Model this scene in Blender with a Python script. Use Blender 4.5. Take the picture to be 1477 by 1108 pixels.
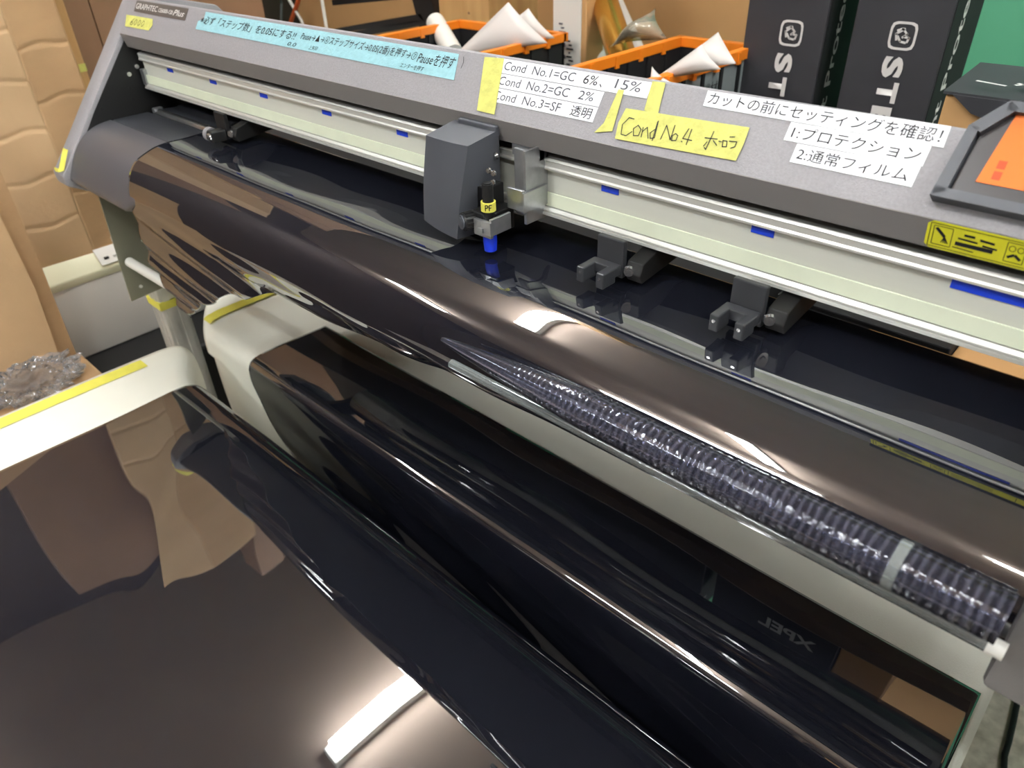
import bpy, bmesh, math, random
from mathutils import Vector, Matrix
random.seed(4)
S = bpy.context.scene
COL = S.collection
for o in list(bpy.data.objects): bpy.data.objects.remove(o)

# ------------------------------------------------------------ camera (frame 1477 x 1108, focal 1060 px)
CAM = Vector((1.31, 0.0, 1.25))
AX = Vector((0.72786809, 0.37141121, -0.5764215))      # world X in camera axes (right, down, forward)
AY = Vector((0.68492872, -0.43408792, 0.58518401))
AZ = Vector((-0.03287371, -0.82074441, -0.57034895))
cam = bpy.data.cameras.new('camera'); co = bpy.data.objects.new('camera', cam); COL.objects.link(co)
right = Vector((AX[0], AY[0], AZ[0])); down = Vector((AX[1], AY[1], AZ[1])); fwd = Vector((AX[2], AY[2], AZ[2]))
M3 = Matrix((right, -down, -fwd)).transposed()
co.matrix_world = Matrix.Translation(CAM) @ M3.to_4x4()
cam.sensor_width = 36; cam.lens = 36 * 1060 / 1477; cam.clip_start = 0.02
cam.dof.use_dof = True; cam.dof.focus_distance = 0.68; cam.dof.aperture_fstop = 9.0
S.camera = co

def at(px, py, x=None, y=None, z=None):
    c = Vector((px - 738.5, py - 554.0, 1060.0))
    d = Vector((AX.dot(c), AY.dot(c), AZ.dot(c)))
    if x is not None: t = (x - CAM.x) / d.x
    elif y is not None: t = (y - CAM.y) / d.y
    else: t = (z - CAM.z) / d.z
    return CAM + d * t

# ------------------------------------------------------------ world, view
w = bpy.data.worlds.new('world'); S.world = w; w.use_nodes = True
w.node_tree.nodes['Background'].inputs[0].default_value = (0.75, 0.78, 0.85, 1)
w.node_tree.nodes['Background'].inputs[1].default_value = 0.25
S.view_settings.view_transform = 'Standard'; S.view_settings.look = 'None'
S.view_settings.exposure = 0.30; S.view_settings.gamma = 1.0; S.view_settings.use_curve_mapping = False

LAMPS = [  # x, y, length, axis angle (0 = along X), power
    (-0.28, 1.10, 1.1, 90, 20), (1.9, 1.0, 1.2, 90, 30), (0.55, -0.8, .9, 90, 22), (1.75, -.75, .9, 0, 22), (-1.25, -0.9, .6, 90, 14), (2.9, 0.1, 1.2, 90, 1), (0.1, -1.75, 1.1, 0, 1),  # last lamp is added fill for the cloth under the machine
]
CEIL = 2.65

# ------------------------------------------------------------ materials
def srgb(r, g, b):
    f = lambda c: (c / 255) / 12.92 if c / 255 <= 0.04045 else ((c / 255 + 0.055) / 1.055) ** 2.4
    return (f(r), f(g), f(b), 1)
def mat(name, col, rough=0.5, metal=0.0, ior=1.5, noise=0, nscale=20, bump=0, bscale=200, stretch=None, coat=0, emit=None, trans=0, col2=None, detail=4):
    m = bpy.data.materials.new(name); m.use_nodes = True
    nt = m.node_tree; p = nt.nodes['Principled BSDF']
    c = srgb(*col); p.inputs['Base Color'].default_value = c
    p.inputs['Roughness'].default_value = rough; p.inputs['Metallic'].default_value = metal; p.inputs['IOR'].default_value = ior
    p.inputs['Coat Weight'].default_value = coat; p.inputs['Transmission Weight'].default_value = trans
    if emit: p.inputs['Emission Color'].default_value = (.93, .98, 1, 1); p.inputs['Emission Strength'].default_value = emit
    if noise or bump or col2:
        tc = nt.nodes.new('ShaderNodeTexCoord'); mp = nt.nodes.new('ShaderNodeMapping')
        nt.links.new(tc.outputs['Object'], mp.inputs[0])
        if stretch: mp.inputs['Scale'].default_value = stretch
    if noise or col2:
        n = nt.nodes.new('ShaderNodeTexNoise'); n.inputs['Scale'].default_value = nscale; n.inputs['Detail'].default_value = detail
        nt.links.new(mp.outputs[0], n.inputs[0])
        r = nt.nodes.new('ShaderNodeValToRGB'); r.color_ramp.elements[0].position = .3; r.color_ramp.elements[1].position = .7
        k = 1 - noise; a = (c[0] * k, c[1] * k, c[2] * k, 1)
        if col2: a = srgb(*col2)
        r.color_ramp.elements[0].color = a; r.color_ramp.elements[1].color = c
        nt.links.new(n.outputs[0], r.inputs[0]); nt.links.new(r.outputs[0], p.inputs['Base Color'])
    if bump:
        n = nt.nodes.new('ShaderNodeTexNoise'); n.inputs['Scale'].default_value = bscale; n.inputs['Detail'].default_value = 3
        nt.links.new(mp.outputs[0], n.inputs[0])
        b = nt.nodes.new('ShaderNodeBump'); b.inputs['Strength'].default_value = bump; b.inputs['Distance'].default_value = 0.002
        nt.links.new(n.outputs[0], b.inputs['Height']); nt.links.new(b.outputs[0], p.inputs['Normal'])
    return m
M = dict(
    hood=mat('grey_powder_coat', (150, 147, 150), .5, .15, noise=.14, nscale=500, bump=.25, bscale=900),
    hood_dark=mat('dark_grey_metal', (126, 122, 120), .5, .2, bump=.1, bscale=900),
    black=mat('matt_black_plastic', (22, 22, 23), .45),
    black_metal=mat('black_painted_steel', (20, 20, 20), .5, noise=.2, nscale=60),
    charcoal=mat('charcoal_plastic', (72, 74, 80), .42, bump=.06, bscale=1500),
    platen=mat('dusty_grey_platen', (70, 72, 78), .38, .3, noise=.35, nscale=40, stretch=(.3, 1, 1)),
    cover=mat('satin_grey_cover', (92, 91, 96), .36, .35),
    alu=mat('brushed_aluminium', (222, 221, 214), .33, .4, noise=.08, nscale=60, stretch=(.03, 1, 1)),
    alu_face=mat('pale_anodised_face', (222, 222, 210), .4, .1, noise=.08, nscale=60, stretch=(.03, 1, 1)),
    belt=mat('pale_green_belt', (238, 244, 218), .5, noise=.07, nscale=30),
    steel=mat('bright_steel', (205, 205, 205), .2, .95),
    zinc=mat('zinc_plate', (180, 182, 184), .3, .8, noise=.2, nscale=90),
    blue=mat('blue_marker', (16, 60, 205), .5),
    blue_cap=mat('blue_pen_cap', (14, 50, 200), .35, ior=1.45),
    white_label=mat('white_label_tape', (244, 244, 248), .3),
    ink=mat('black_ink', (18, 18, 22), .6),
    greyink=mat('faded_grey_ink', (70, 70, 78), .6),
    yellow_tape=mat('yellow_masking_tape', (214, 212, 112), .6, noise=.2, nscale=110, bump=.3, bscale=300),
    yellow_tape2=mat('bright_yellow_tape', (236, 228, 96), .6, noise=.1, nscale=60),
    cyan_tape=mat('pale_blue_masking_tape', (152, 200, 208), .6, noise=.1, nscale=160, bump=.3, bscale=400),
    warn=mat('yellow_warning_label', (226, 222, 40), .4),
    orange=mat('orange_plastic', (240, 132, 30), .4),
    orange_label=mat('orange_label', (238, 112, 0), .5),
    rust_ink=mat('dark_orange_ink', (190, 70, 10), .6),
    cream=mat('cream_cloth', (242, 240, 226), .62, noise=.04, nscale=14, bump=.15, bscale=700),
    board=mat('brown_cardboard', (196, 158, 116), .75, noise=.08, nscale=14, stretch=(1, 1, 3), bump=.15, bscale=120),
    board_lit=mat('lit_cardboard', (212, 176, 134), .75, noise=.08, nscale=12, bump=.15, bscale=120),  # same cardboard with the light put into its colour
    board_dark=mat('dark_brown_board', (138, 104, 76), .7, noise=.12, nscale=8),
    kraft=mat('kraft_board', (196, 152, 100), .75, noise=.08, nscale=8),
    wood=mat('pale_pine', (206, 166, 110), .55, col2=(186, 142, 88), nscale=6, stretch=(6, 6, .7)),
    shelfwood=mat('plywood', (92, 72, 52), .6, col2=(72, 56, 42), nscale=5, stretch=(1, 6, 6)),
    ivory=mat('ivory_plastic', (246, 242, 208), .4),
    applwhite=mat('warm_white_panel', (240, 234, 226), .45),
    white=mat('white_plastic', (226, 224, 216), .4),
    paper=mat('white_release_paper', (214, 206, 200), .5),
    gold=mat('gold_film', (196, 146, 62), .22, .75),
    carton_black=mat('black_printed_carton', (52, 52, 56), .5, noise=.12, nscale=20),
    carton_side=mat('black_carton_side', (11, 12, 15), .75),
    print_white=mat('white_print', (216, 212, 208), .6),
    print_grey=mat('grey_print', (170, 172, 176), .6),
    green=mat('green_wall_paint', (92, 172, 134), .6, noise=.06, nscale=5),
    floor=mat('stone_pattern_vinyl', (246, 236, 222), .5, col2=(196, 184, 168), nscale=45, detail=8, bump=.2, bscale=60),
    ceil=mat('brown_panelled_ceiling', (196, 174, 158), .8, noise=.1, nscale=3),
    wall=mat('brown_panel_wall', (64, 48, 39), .7, noise=.1, nscale=3, stretch=(4, 4, .5)),
    hose=mat('grey_ribbed_hose', (200, 200, 196), .4),
    orange_cable=mat('orange_cable', (206, 92, 40), .5),
    dark=mat('near_black', (14, 13, 13), .6),
    tube=mat('lamp_tube', (255, 255, 255), .3, emit=75),
    greybox=mat('grey_crate_panel', (120, 128, 128), .5),
)
def film_mat():
    m = bpy.data.materials.new('glossy_black_film'); m.use_nodes = True
    nt = m.node_tree; p = nt.nodes['Principled BSDF']
    p.inputs['Base Color'].default_value = (.010, .011, .017, 1)
    p.inputs['Roughness'].default_value = .012; p.inputs['IOR'].default_value = 2.8
    p.inputs['Metallic'].default_value = 0
    return m
M['film'] = film_mat(); M['arm'] = mat('dark_grey_nylon', (50, 51, 54), .35)
def clear_mat(name, veil, vcol, bump=0, scale=300, ior=1.5):
    m = bpy.data.materials.new(name); m.use_nodes = True
    nt = m.node_tree; nt.nodes.clear()
    o = nt.nodes.new('ShaderNodeOutputMaterial'); tr = nt.nodes.new('ShaderNodeBsdfTransparent'); gl = nt.nodes.new('ShaderNodeBsdfGlossy')
    gl.inputs['Roughness'].default_value = .06; df = nt.nodes.new('ShaderNodeBsdfDiffuse'); df.inputs[0].default_value = srgb(*vcol)
    fr = nt.nodes.new('ShaderNodeFresnel'); fr.inputs[0].default_value = ior
    m1 = nt.nodes.new('ShaderNodeMixShader'); m2 = nt.nodes.new('ShaderNodeMixShader')
    m1.inputs[0].default_value = veil
    nt.links.new(tr.outputs[0], m1.inputs[1]); nt.links.new(df.outputs[0], m1.inputs[2])
    nt.links.new(fr.outputs[0], m2.inputs[0]); nt.links.new(m1.outputs[0], m2.inputs[1]); nt.links.new(gl.outputs[0], m2.inputs[2])
    nt.links.new(m2.outputs[0], o.inputs[0])
    if bump:
        tc = nt.nodes.new('ShaderNodeTexCoord'); n = nt.nodes.new('ShaderNodeTexNoise'); n.inputs['Scale'].default_value = scale
        b = nt.nodes.new('ShaderNodeBump'); b.inputs['Strength'].default_value = bump; b.inputs['Distance'].default_value = .003
        nt.links.new(tc.outputs['Object'], n.inputs[0]); nt.links.new(n.outputs[0], b.inputs['Height'])
        nt.links.new(b.outputs[0], gl.inputs['Normal']); nt.links.new(b.outputs[0], fr.inputs['Normal'])
    return m
M['clear_tube'] = clear_mat('clear_ribbed_plastic', .22, (52, 56, 68), 0, 90, 1.55)
def tube_mat():
    m = clear_mat('clear_ribbed_plastic_turns', .2, (150, 150, 172), 0, 90, 1.5); nt = m.node_tree
    tc = nt.nodes.new('ShaderNodeTexCoord'); wv = nt.nodes.new('ShaderNodeTexWave'); wv.wave_type = 'BANDS'; wv.bands_direction = 'X'
    wv.inputs['Scale'].default_value = 60; wv.inputs['Distortion'].default_value = 3.0; wv.inputs['Detail'].default_value = 2; wv.inputs['Detail Scale'].default_value = .8
    mr = nt.nodes.new('ShaderNodeMapRange'); mr.inputs['From Min'].default_value = .45; mr.inputs['To Min'].default_value = .0; mr.inputs['To Max'].default_value = .12
    [n for n in nt.nodes if n.type == 'BSDF_TRANSPARENT'][0].inputs[0].default_value = (.55, .56, .66, 1)
    sx_ = nt.nodes.new('ShaderNodeSeparateXYZ'); fr_ = nt.nodes.new('ShaderNodeMapRange'); fr_.inputs['From Min'].default_value = .92; fr_.inputs['From Max'].default_value = 1.02
    mu = nt.nodes.new('ShaderNodeMath'); mu.operation = 'MULTIPLY'; ad = nt.nodes.new('ShaderNodeMath'); ad.operation = 'ADD'; ad.inputs[1].default_value = .05
    nt.links.new(tc.outputs['Object'], wv.inputs[0]); nt.links.new(tc.outputs['Object'], sx_.inputs[0]); nt.links.new(sx_.outputs[0], fr_.inputs[0])
    nt.links.new(wv.outputs['Fac'], mr.inputs[0]); nt.links.new(mr.outputs[0], mu.inputs[0]); nt.links.new(fr_.outputs[0], mu.inputs[1]); nt.links.new(mu.outputs[0], ad.inputs[0])
    mx = [n for n in nt.nodes if n.type == 'MIX_SHADER'][0]; nt.links.new(ad.outputs[0], mx.inputs[0])
    bp = nt.nodes.new('ShaderNodeBump'); bp.inputs['Distance'].default_value = .0012; bp.inputs['Strength'].default_value = .6
    nt.links.new(mu.outputs[0], bp.inputs['Height'])
    for n in nt.nodes:
        if n.type in ('BSDF_GLOSSY', 'FRESNEL'): nt.links.new(bp.outputs[0], n.inputs['Normal'])
    return m
M['clear_turns'] = tube_mat()
M['clear_rod'] = clear_mat('clear_acrylic', .45, (170, 178, 176), 0, 0, 1.9)
M['clear_wrap'] = clear_mat('clear_wrap', .14, (245, 245, 250), .9, 70, 1.7)
M['clear_sheet'] = clear_mat('clear_sheet', .35, (225, 215, 190), .2, 20, 1.5)

# ------------------------------------------------------------ helpers
def tag(o, label=None, cat=None, group=None, kind=None):
    if label: o['label'] = label
    if cat: o['category'] = cat
    if group: o['group'] = group
    if kind: o['kind'] = kind
    return o
def thing(name, label, cat, loc=(0, 0, 0), group=None):
    o = bpy.data.objects.new(name, None); COL.objects.link(o); o.location = loc; o.empty_display_size = .05
    return tag(o, label, cat, group)
def link(name, me, m, parent=None, smooth=False):
    o = bpy.data.objects.new(name, me); COL.objects.link(o)
    if m is not None: me.materials.append(m)
    if smooth:
        for p in me.polygons: p.use_smooth = True
    if parent is not None:
        o.parent = parent
        # world-space coordinates are given: undo the ancestors' offsets
        off = Vector((0, 0, 0)); q = parent
        while q is not None: off += Vector(q.location); q = q.parent
        o.location = -off
    return o
class MB:
    def __init__(s): s.bm = bmesh.new()
    def box(s, x0, x1, y0, y1, z0, z1, bev=0):
        r = bmesh.ops.create_cube(s.bm, size=1)
        vs = r['verts']
        bmesh.ops.scale(s.bm, vec=(x1 - x0, y1 - y0, z1 - z0), verts=vs)
        bmesh.ops.translate(s.bm, vec=((x0 + x1) / 2, (y0 + y1) / 2, (z0 + z1) / 2), verts=vs)
        if bev:
            es = list({e for v in vs for e in v.link_edges})
            bmesh.ops.bevel(s.bm, geom=es, offset=bev, segments=2, affect='EDGES', profile=.5)
        return s
    def prism(s, poly, d, bev=0):
        """closed 3D polygon swept along vector d"""
        d = Vector(d)
        a = [s.bm.verts.new(Vector(p)) for p in poly]; b = [s.bm.verts.new(Vector(p) + d) for p in poly]
        n = len(a); fs = [s.bm.faces.new(a), s.bm.faces.new(b[::-1])]
        for i in range(n): fs.append(s.bm.faces.new((a[i], b[i], b[(i + 1) % n], a[(i + 1) % n])))
        bmesh.ops.recalc_face_normals(s.bm, faces=fs)
        if bev:
            es = list({e for f in fs for e in f.edges})
            bmesh.ops.bevel(s.bm, geom=es, offset=bev, segments=2, affect='EDGES', profile=.5)
        return s
    def xprism(s, prof, x0, x1, bev=0): return s.prism([(x0, y, z) for y, z in prof], (x1 - x0, 0, 0), bev)
    def cyl(s, p0, p1, r, r2=None, n=20, caps=True):
        p0 = Vector(p0); p1 = Vector(p1); d = p1 - p0; r2 = r if r2 is None else r2
        q = d.to_track_quat('Z', 'Y').to_matrix().to_4x4()
        res = bmesh.ops.create_cone(s.bm, cap_ends=caps, segments=n, radius1=r, radius2=r2, depth=d.length)
        bmesh.ops.transform(s.bm, matrix=Matrix.Translation((p0 + p1) / 2) @ q, verts=res['verts'])
        return s
    def ball(s, p, r, sc=(1, 1, 1)):
        res = bmesh.ops.create_uvsphere(s.bm, u_segments=16, v_segments=10, radius=r)
        bmesh.ops.scale(s.bm, vec=sc, verts=res['verts']); bmesh.ops.translate(s.bm, vec=p, verts=res['verts']); return s
    def quad(s, *pts):
        s.bm.faces.new([s.bm.verts.new(Vector(p)) for p in pts]); return s
    def tube(s, pts, r, n=8):
        pts = [Vector(p) for p in pts]; rings = []
        for i, p in enumerate(pts):
            t = (pts[min(i + 1, len(pts) - 1)] - pts[max(i - 1, 0)]).normalized()
            u = t.cross(Vector((0, 0, 1)));
            if u.length < .01: u = Vector((1, 0, 0))
            u.normalize(); v = t.cross(u); rr = r(i) if callable(r) else r
            rings.append([s.bm.verts.new(p + (u * math.cos(a) + v * math.sin(a)) * rr) for a in [k * 2 * math.pi / n for k in range(n)]])
        for a, b in zip(rings, rings[1:]):
            for k in range(n): s.bm.faces.new((a[k], a[(k + 1) % n], b[(k + 1) % n], b[k]))
        s.bm.faces.new(rings[0][::-1]); s.bm.faces.new(rings[-1]); return s
    def build(s, name, m, parent=None, smooth=False, sharp=40):
        me = bpy.data.meshes.new(name); s.bm.to_mesh(me); s.bm.free()
        o = link(name, me, m, parent, smooth)
        if smooth:
            try: me.set_sharp_from_angle(angle=math.radians(sharp))
            except Exception: pass
        return o
def grid(name, fn, nu, nv, m, parent=None, thick=0, mask=None):
    vs = [fn(i / (nu - 1), j / (nv - 1)) for j in range(nv) for i in range(nu)]
    fs = [(j * nu + i, j * nu + i + 1, (j + 1) * nu + i + 1, (j + 1) * nu + i) for j in range(nv - 1) for i in range(nu - 1)]
    me = bpy.data.meshes.new(name); me.from_pydata(vs, [], fs); me.update()
    o = link(name, me, m, parent, True)
    if thick:
        md = o.modifiers.new('Solidify', 'SOLIDIFY'); md.thickness = thick; md.offset = -1
    return o
def lerp_tab(tab, t):
    if t <= tab[0][0]: return tab[0][1]
    for (a, b), (c, d) in zip(tab, tab[1:]):
        if t <= c:
            k = (t - a) / (c - a); k = k * k * (3 - 2 * k); return b + (d - b) * k
    return tab[-1][1]
def spline(pts, n):
    """Catmull-Rom through (y,z) points resampled by arc length"""
    P = [Vector((p[0], p[1])) for p in pts]; P = [P[0] * 2 - P[1]] + P + [P[-1] * 2 - P[-2]]
    out = []
    for i in range(1, len(P) - 2):
        for k in range(16):
            t = k / 16; a, b, c, d = P[i - 1], P[i], P[i + 1], P[i + 2]
            out.append(.5 * ((2 * b) + (c - a) * t + (2 * a - 5 * b + 4 * c - d) * t * t + (3 * b - a - 3 * c + d) * t ** 3))
    out.append(P[-2])
    L = [0]
    for a, b in zip(out, out[1:]): L.append(L[-1] + (b - a).length)
    res = []; j = 0
    for k in range(n):
        s = L[-1] * k / (n - 1)
        while j < len(L) - 2 and L[j + 1] < s: j += 1
        t = (s - L[j]) / max(L[j + 1] - L[j], 1e-9); res.append(out[j].lerp(out[j + 1], min(max(t, 0), 1)))
    return res
def samp(L, t):
    f = max(0.0, min(1.0, t)) * (len(L) - 1); i = min(int(f), len(L) - 2); return L[i].lerp(L[i + 1], f - i)
# text: fits body into a width x height box on the plane (origin, ux, uy)
def text(body, origin, ux, uy, width, height, m, parent, name='lettering', shear=0, bold=0.0, lift=.0003, fith=True):
    cu = bpy.data.curves.new('t', 'FONT'); cu.body = body; cu.size = 1; cu.shear = shear; cu.offset = bold; cu.resolution_u = 3
    ob = bpy.data.objects.new('t', cu); COL.objects.link(ob)
    dg = bpy.context.evaluated_depsgraph_get(); me = bpy.data.meshes.new_from_object(ob.evaluated_get(dg))
    bpy.data.objects.remove(ob)
    if not me.vertices: return None
    xs = [v.co.x for v in me.vertices]; ys = [v.co.y for v in me.vertices]
    x0, x1, y0, y1 = min(xs), max(xs), min(ys), max(ys)
    ux = Vector(ux).normalized(); uy = Vector(uy).normalized(); nn = ux.cross(uy).normalized(); o = Vector(origin)
    sx = width / (x1 - x0); sy = height / (y1 - y0)
    for v in me.vertices: v.co = o + ux * ((v.co.x - x0) * sx) + uy * ((v.co.y - y0) * sy) + nn * lift
    me.name = name; me.materials.clear()
    return link(name, me, m, parent)
def strokes(polys, origin, ux, uy, scale, wid, m, parent, name='handwriting', lift=.0003):
    ux = Vector(ux).normalized(); uy = Vector(uy).normalized(); nn = ux.cross(uy).normalized(); o = Vector(origin) + nn * lift
    b = MB()
    for pl in polys:
        for (ax, ay), (bx, by) in zip(pl, pl[1:]):
            a = o + ux * ax * scale + uy * ay * scale; c = o + ux * bx * scale + uy * by * scale
            d = c - a
            if d.length < 1e-7: continue
            d.normalize(); s_ = nn.cross(d) * wid / 2; a = a - d * wid * .3; c = c + d * wid * .3
            b.quad(a - s_, c - s_, c + s_, a + s_)
    return b.build(name, m, parent)
def plate(poly, nrm, th, name, m, parent=None):
    return MB().prism(poly, Vector(nrm) * th).build(name, m, parent)
def screw(p, axis, r, parent, name='screw'):
    p = Vector(p); a = Vector(axis).normalized()
    b = MB(); b.cyl(p, p + a * r * .45, r, r * .8, 16); b.cyl(p + a * r * .4, p + a * r * .55, r * .45, r * .45, 6)
    return b.build(name, M['steel'], parent, True)

# ------------------------------------------------------------ room
def struct(name, b, m): return tag(b.build(name, m), kind='structure')
X0, X1, Y0, Y1 = -1.75, 3.4, -2.4, 2.3
struct('floor', MB().box(X0, X1, Y0, Y1, -.05, 0), M['floor'])
struct('ceiling', MB().box(X0, X1, Y0, Y1, CEIL, CEIL + .05), M['ceil'])
struct('wall_back', MB().box(X0, X1, Y1, Y1 + .06, 0, CEIL), M['green'])
struct('wall_front', MB().box(X0, X1, Y0 - .06, Y0, 0, CEIL), M['wall'])
struct('wall_left', MB().box(X0 - .06, X0, Y0, Y1, 0, CEIL), M['wall'])
struct('wall_right', MB().box(X1, X1 + .06, Y0, Y1, 0, CEIL), M['wall'])
names = ['above the pale carton pile behind the machine', 'above the black cartons', 'over the front of the cutting machine', 'nearest the right wall in front', 'nearest the left wall in front', 'beside the right wall', 'added nearest the front wall as fill']
for i, (x, y, L, ang, P) in enumerate(LAMPS):
    t = thing('ceiling_lamp', 'twin tube ceiling lamp ' + names[i], 'lamp', (x, y, CEIL), 'twin tube ceiling lamps')
    ca, sa = math.cos(math.radians(ang)), math.sin(math.radians(ang))
    hx, hy = (L / 2 + .03, .045) if ang == 0 else (.045, L / 2 + .03)
    MB().box(x - hx, x + hx, y - hy, y + hy, CEIL - .04, CEIL, .004).build('lamp_housing', M['white'], t)
    for s in (-.025, .025):
        dx, dy = (L / 2 * ca, L / 2 * sa); ox, oy = -sa * s, ca * s
        MB().cyl((x + ox - dx, y + oy - dy, CEIL - .062), (x + ox + dx, y + oy + dy, CEIL - .062), .014, n=16).build('lamp_tube', M['tube'], t, True)
# ------------------------------------------------------------ cutting plotter
W = 1.33      # right end of the opening
pl = thing('cutting_plotter', 'wide grey roll-fed cutting machine with taped notes on its hood', 'plotter', (0, .45, 0))
# left end plate
outer = [(.5265, 1.108), (.534, 1.1145), (.545, 1.114), (.66, 1.085), (.70, 1.04), (.70, .90), (.62, .84), (.374, .842), (.338, .862), (.336, .880), (.345, .889), (.410, .9675)]
b = MB(); b.xprism(outer, -.044, 0, .0035); b.build('end_plate', M['hood'], pl, True)
inner = [(.530, 1.104), (.66, 1.07), (.69, 1.03), (.69, .90), (.62, .85), (.376, .850), (.349, .878), (.412, .960), (.487, 1.048)]
b = MB(); b.xprism(inner, 0, .0015); b.build('inner_lining', M['black_metal'], pl)
for p in [(184, 58), (186, 107), (197, 96)]: screw(at(*p, x=.0016), (1, 0, 0), .0042, pl)
for p in [(187, 127), (191, 143), (146, 157)]: MB().cyl(at(*p, x=.0010), at(*p, x=.0010) + Vector((.0012, 0, 0)), .0022, n=10).build('screw_hole', M['dark'], pl)
# hood
hoodp = [(.4950, 1.046), (.4895, 1.0655), (.49134, 1.0684), (.5212, 1.1110), (.5240, 1.1120), (.535, 1.1085), (.60, 1.088), (.66, 1.070), (.69, 1.04), (.68, 1.038), (.652, 1.062), (.60, 1.078), (.532, 1.100), (.505, 1.066), (.502, 1.046)]
b = MB(); b.xprism(hoodp, 0, 1.62); b.build('hood', M['hood'], pl)
b = MB(); b.xprism([(.4944, 1.0455), (.4890, 1.0655), (.4903, 1.0662), (.4953, 1.0460)], .0, 1.62); b.build('hood_front_lip', M['hood_dark'], pl)
b = MB(); b.xprism([(.515, 1.040), (.515, 1.062), (.53, 1.085), (.59, 1.070), (.60, 1.030), (.525, 1.032)], .003, 1.6); b.build('inner_beam', M['black_metal'], pl)
# rail
b = MB(); b.xprism([(.512, 1.0385), (.503, 1.0365), (.5015, 1.0345), (.5025, 1.0335), (.5025, 1.0290), (.5015, 1.0275), (.5015, 1.0258), (.5060, 1.0258), (.5060, 1.0350), (.515, 1.0360), (.56, 1.036), (.56, 1.0385)], .012, 1.6)
b.build('rail_top', M['alu'], pl)
b = MB(); b.xprism([(.5062, 1.030), (.5062, .9890), (.5080, .9890), (.56, .9890), (.56, 1.035), (.5062, 1.035)], .014, 1.6); b.build('rail_face', M['alu_face'], pl)
b = MB(); b.xprism([(.5060, .9905), (.5020, .9905), (.4998, .9880), (.4998, .9868), (.5015, .9866), (.5015, .9862), (.4985, .9860), (.4985, .9834), (.5010, .9826), (.56, .9826), (.56, .9900), (.5062, .9900)], .012, 1.6)
b.build('rail_bottom', M['alu'], pl)
b = MB(); b.xprism([(.5125, .9822), (.62, .9400), (.63, .945), (.63, 1.035), (.601, 1.035), (.5605, .990)], .012, 1.6); b.build('reflection_blocker', M['black_metal'], pl)  # unseen black panel added so the bed film mirrors something dark
# toothed belt (two visible runs either side of the carriage)
def belt(x0, x1):
    bm = MB(); n = int((x1 - x0) / .0022); f = .5030; k = .5038
    for i in range(n):
        a = x0 + (x1 - x0) * i / n; c = a + (x1 - x0) / n; m_ = (a + c) / 2; zt = 1.0046; zb = .9912
        bm.quad((a, f, zb), (c, f, zb), (c, f, zt - .0006), (a, f, zt - .0006))
        bm.quad((a, f, zt - .0006), (m_, f, zt - .0006), (m_, k, zt), (a, k, zt))
    bm.quad((x0, f, zt - .0006), (x1, f, zt - .0006), (x1, k + .001, zt - .0006), (x0, k + .001, zt - .0006))
    return bm.build('drive_belt', M['belt'], pl)
belt(.012, .765); belt(.868, 1.6)
# blue roller marks
for px in (245, 307, 380, 471, 580, 880, 1100):
    c = at(px, 100 + (px - 245) * .2733, y=.5058)
    MB().box(c.x - .0092, c.x + .0092, .5054, .5062, 1.0185, 1.0243).build('blue_marker', M['blue'], pl)
c = at(1373, 405, y=.5058); MB().box(c.x, c.x + .075, .5054, .5062, 1.0180, 1.0243).build('blue_marker', M['blue'], pl)
MB().box(.006, .018, .500, .512, .988, 1.012, .001).build('belt_pulley_bracket', M['zinc'], pl)
# platen
b = MB(); b.xprism([(.550, .944), (.517, .9455), (.517, .930), (.495, .930), (.495, .9455), (.438, .9455), (.436, .9437), (.434, .9455), (.415, .9435), (.40, .9385), (.40, .92), (.565, .90)], .002, W)
b.build('platen', M['platen'], pl)
cvp = spline([(.4335, .9462), (.415, .9440), (.400, .9395), (.387, .9325), (.374, .9215), (.362, .906), (.353, .890), (.3455, .874), (.351, .868), (.40, .858), (.52, .850)], 80)
def cover(u, v):
    x = .002 + (W - .004) * u; p = samp(cvp, v); k = max(0, min(1, (x - .208) / .04)); d = max(0, min(1, (.925 - p[1]) / .04))
    return (x, p[0] + .012 * k * d, p[1] + .026 * k * d - .003 * k)
grid('front_cover', cover, 40, 80, M['cover'], pl)
b = MB(); b.cyl((.016, .506, .9430), (W, .506, .9430), .0085, n=24); b.build('grit_roller', M['steel'], pl, True)
b = MB(); b.xprism([(.515, .9456), (.53, .9456), (.54, .950), (.56, .950), (.56, .94), (.515, .94)], .02, .20, .001); b.build('rear_platen', M['platen'], pl)
MB().box(.012, .022, .498, .514, .936, .953, .002).build('roller_bearing', M['zinc'], pl)
# chassis below, stand
MB().box(.02, W - .01, .475, .555, .805, .845).build('chassis', M['black_metal'], pl)
poly = [at(140, 275, x=-.02), at(243, 300, x=-.02), at(247, 410, x=-.02), at(190, 435, x=-.02)]
plate(poly, (1, 0, 0), -.003, 'side_bracket', M['greybox'] if False else mat('grey_green_bracket', (142, 140, 122), .4, .4), pl)
pp = at(187, 378, x=-.015)
b = MB(); b.cyl(pp, (.225, pp.y + .004, pp.z + .002), .0085, n=24); b.build('cross_pipe', M['white'], pl, True)
MB().cyl(at(203, 413, x=-.0199), at(203, 413, x=-.0199) + Vector((.002, 0, 0)), .003, n=12).build('screw', M['white'], pl)
for xx in (-.105, 1.56):
    b = MB(); b.box(xx, xx + .05, .43, .48, .03, .84, .002)
    for k in (0, 1): b.box(xx + .0505, xx + .0525, .438 + k * .022, .450 + k * .022, .03, .835)
    b.box(xx + .012, xx + .022, .4285, .4305, .03, .83); b.box(xx + .03, xx + .04, .4285, .4305, .03, .83)
    b.build('stand_post', M['alu'], pl)
    MB().box(xx - .01, xx + .06, .10, .85, 0, .035, .004).build('stand_foot', M['hood_dark'], pl)
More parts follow.
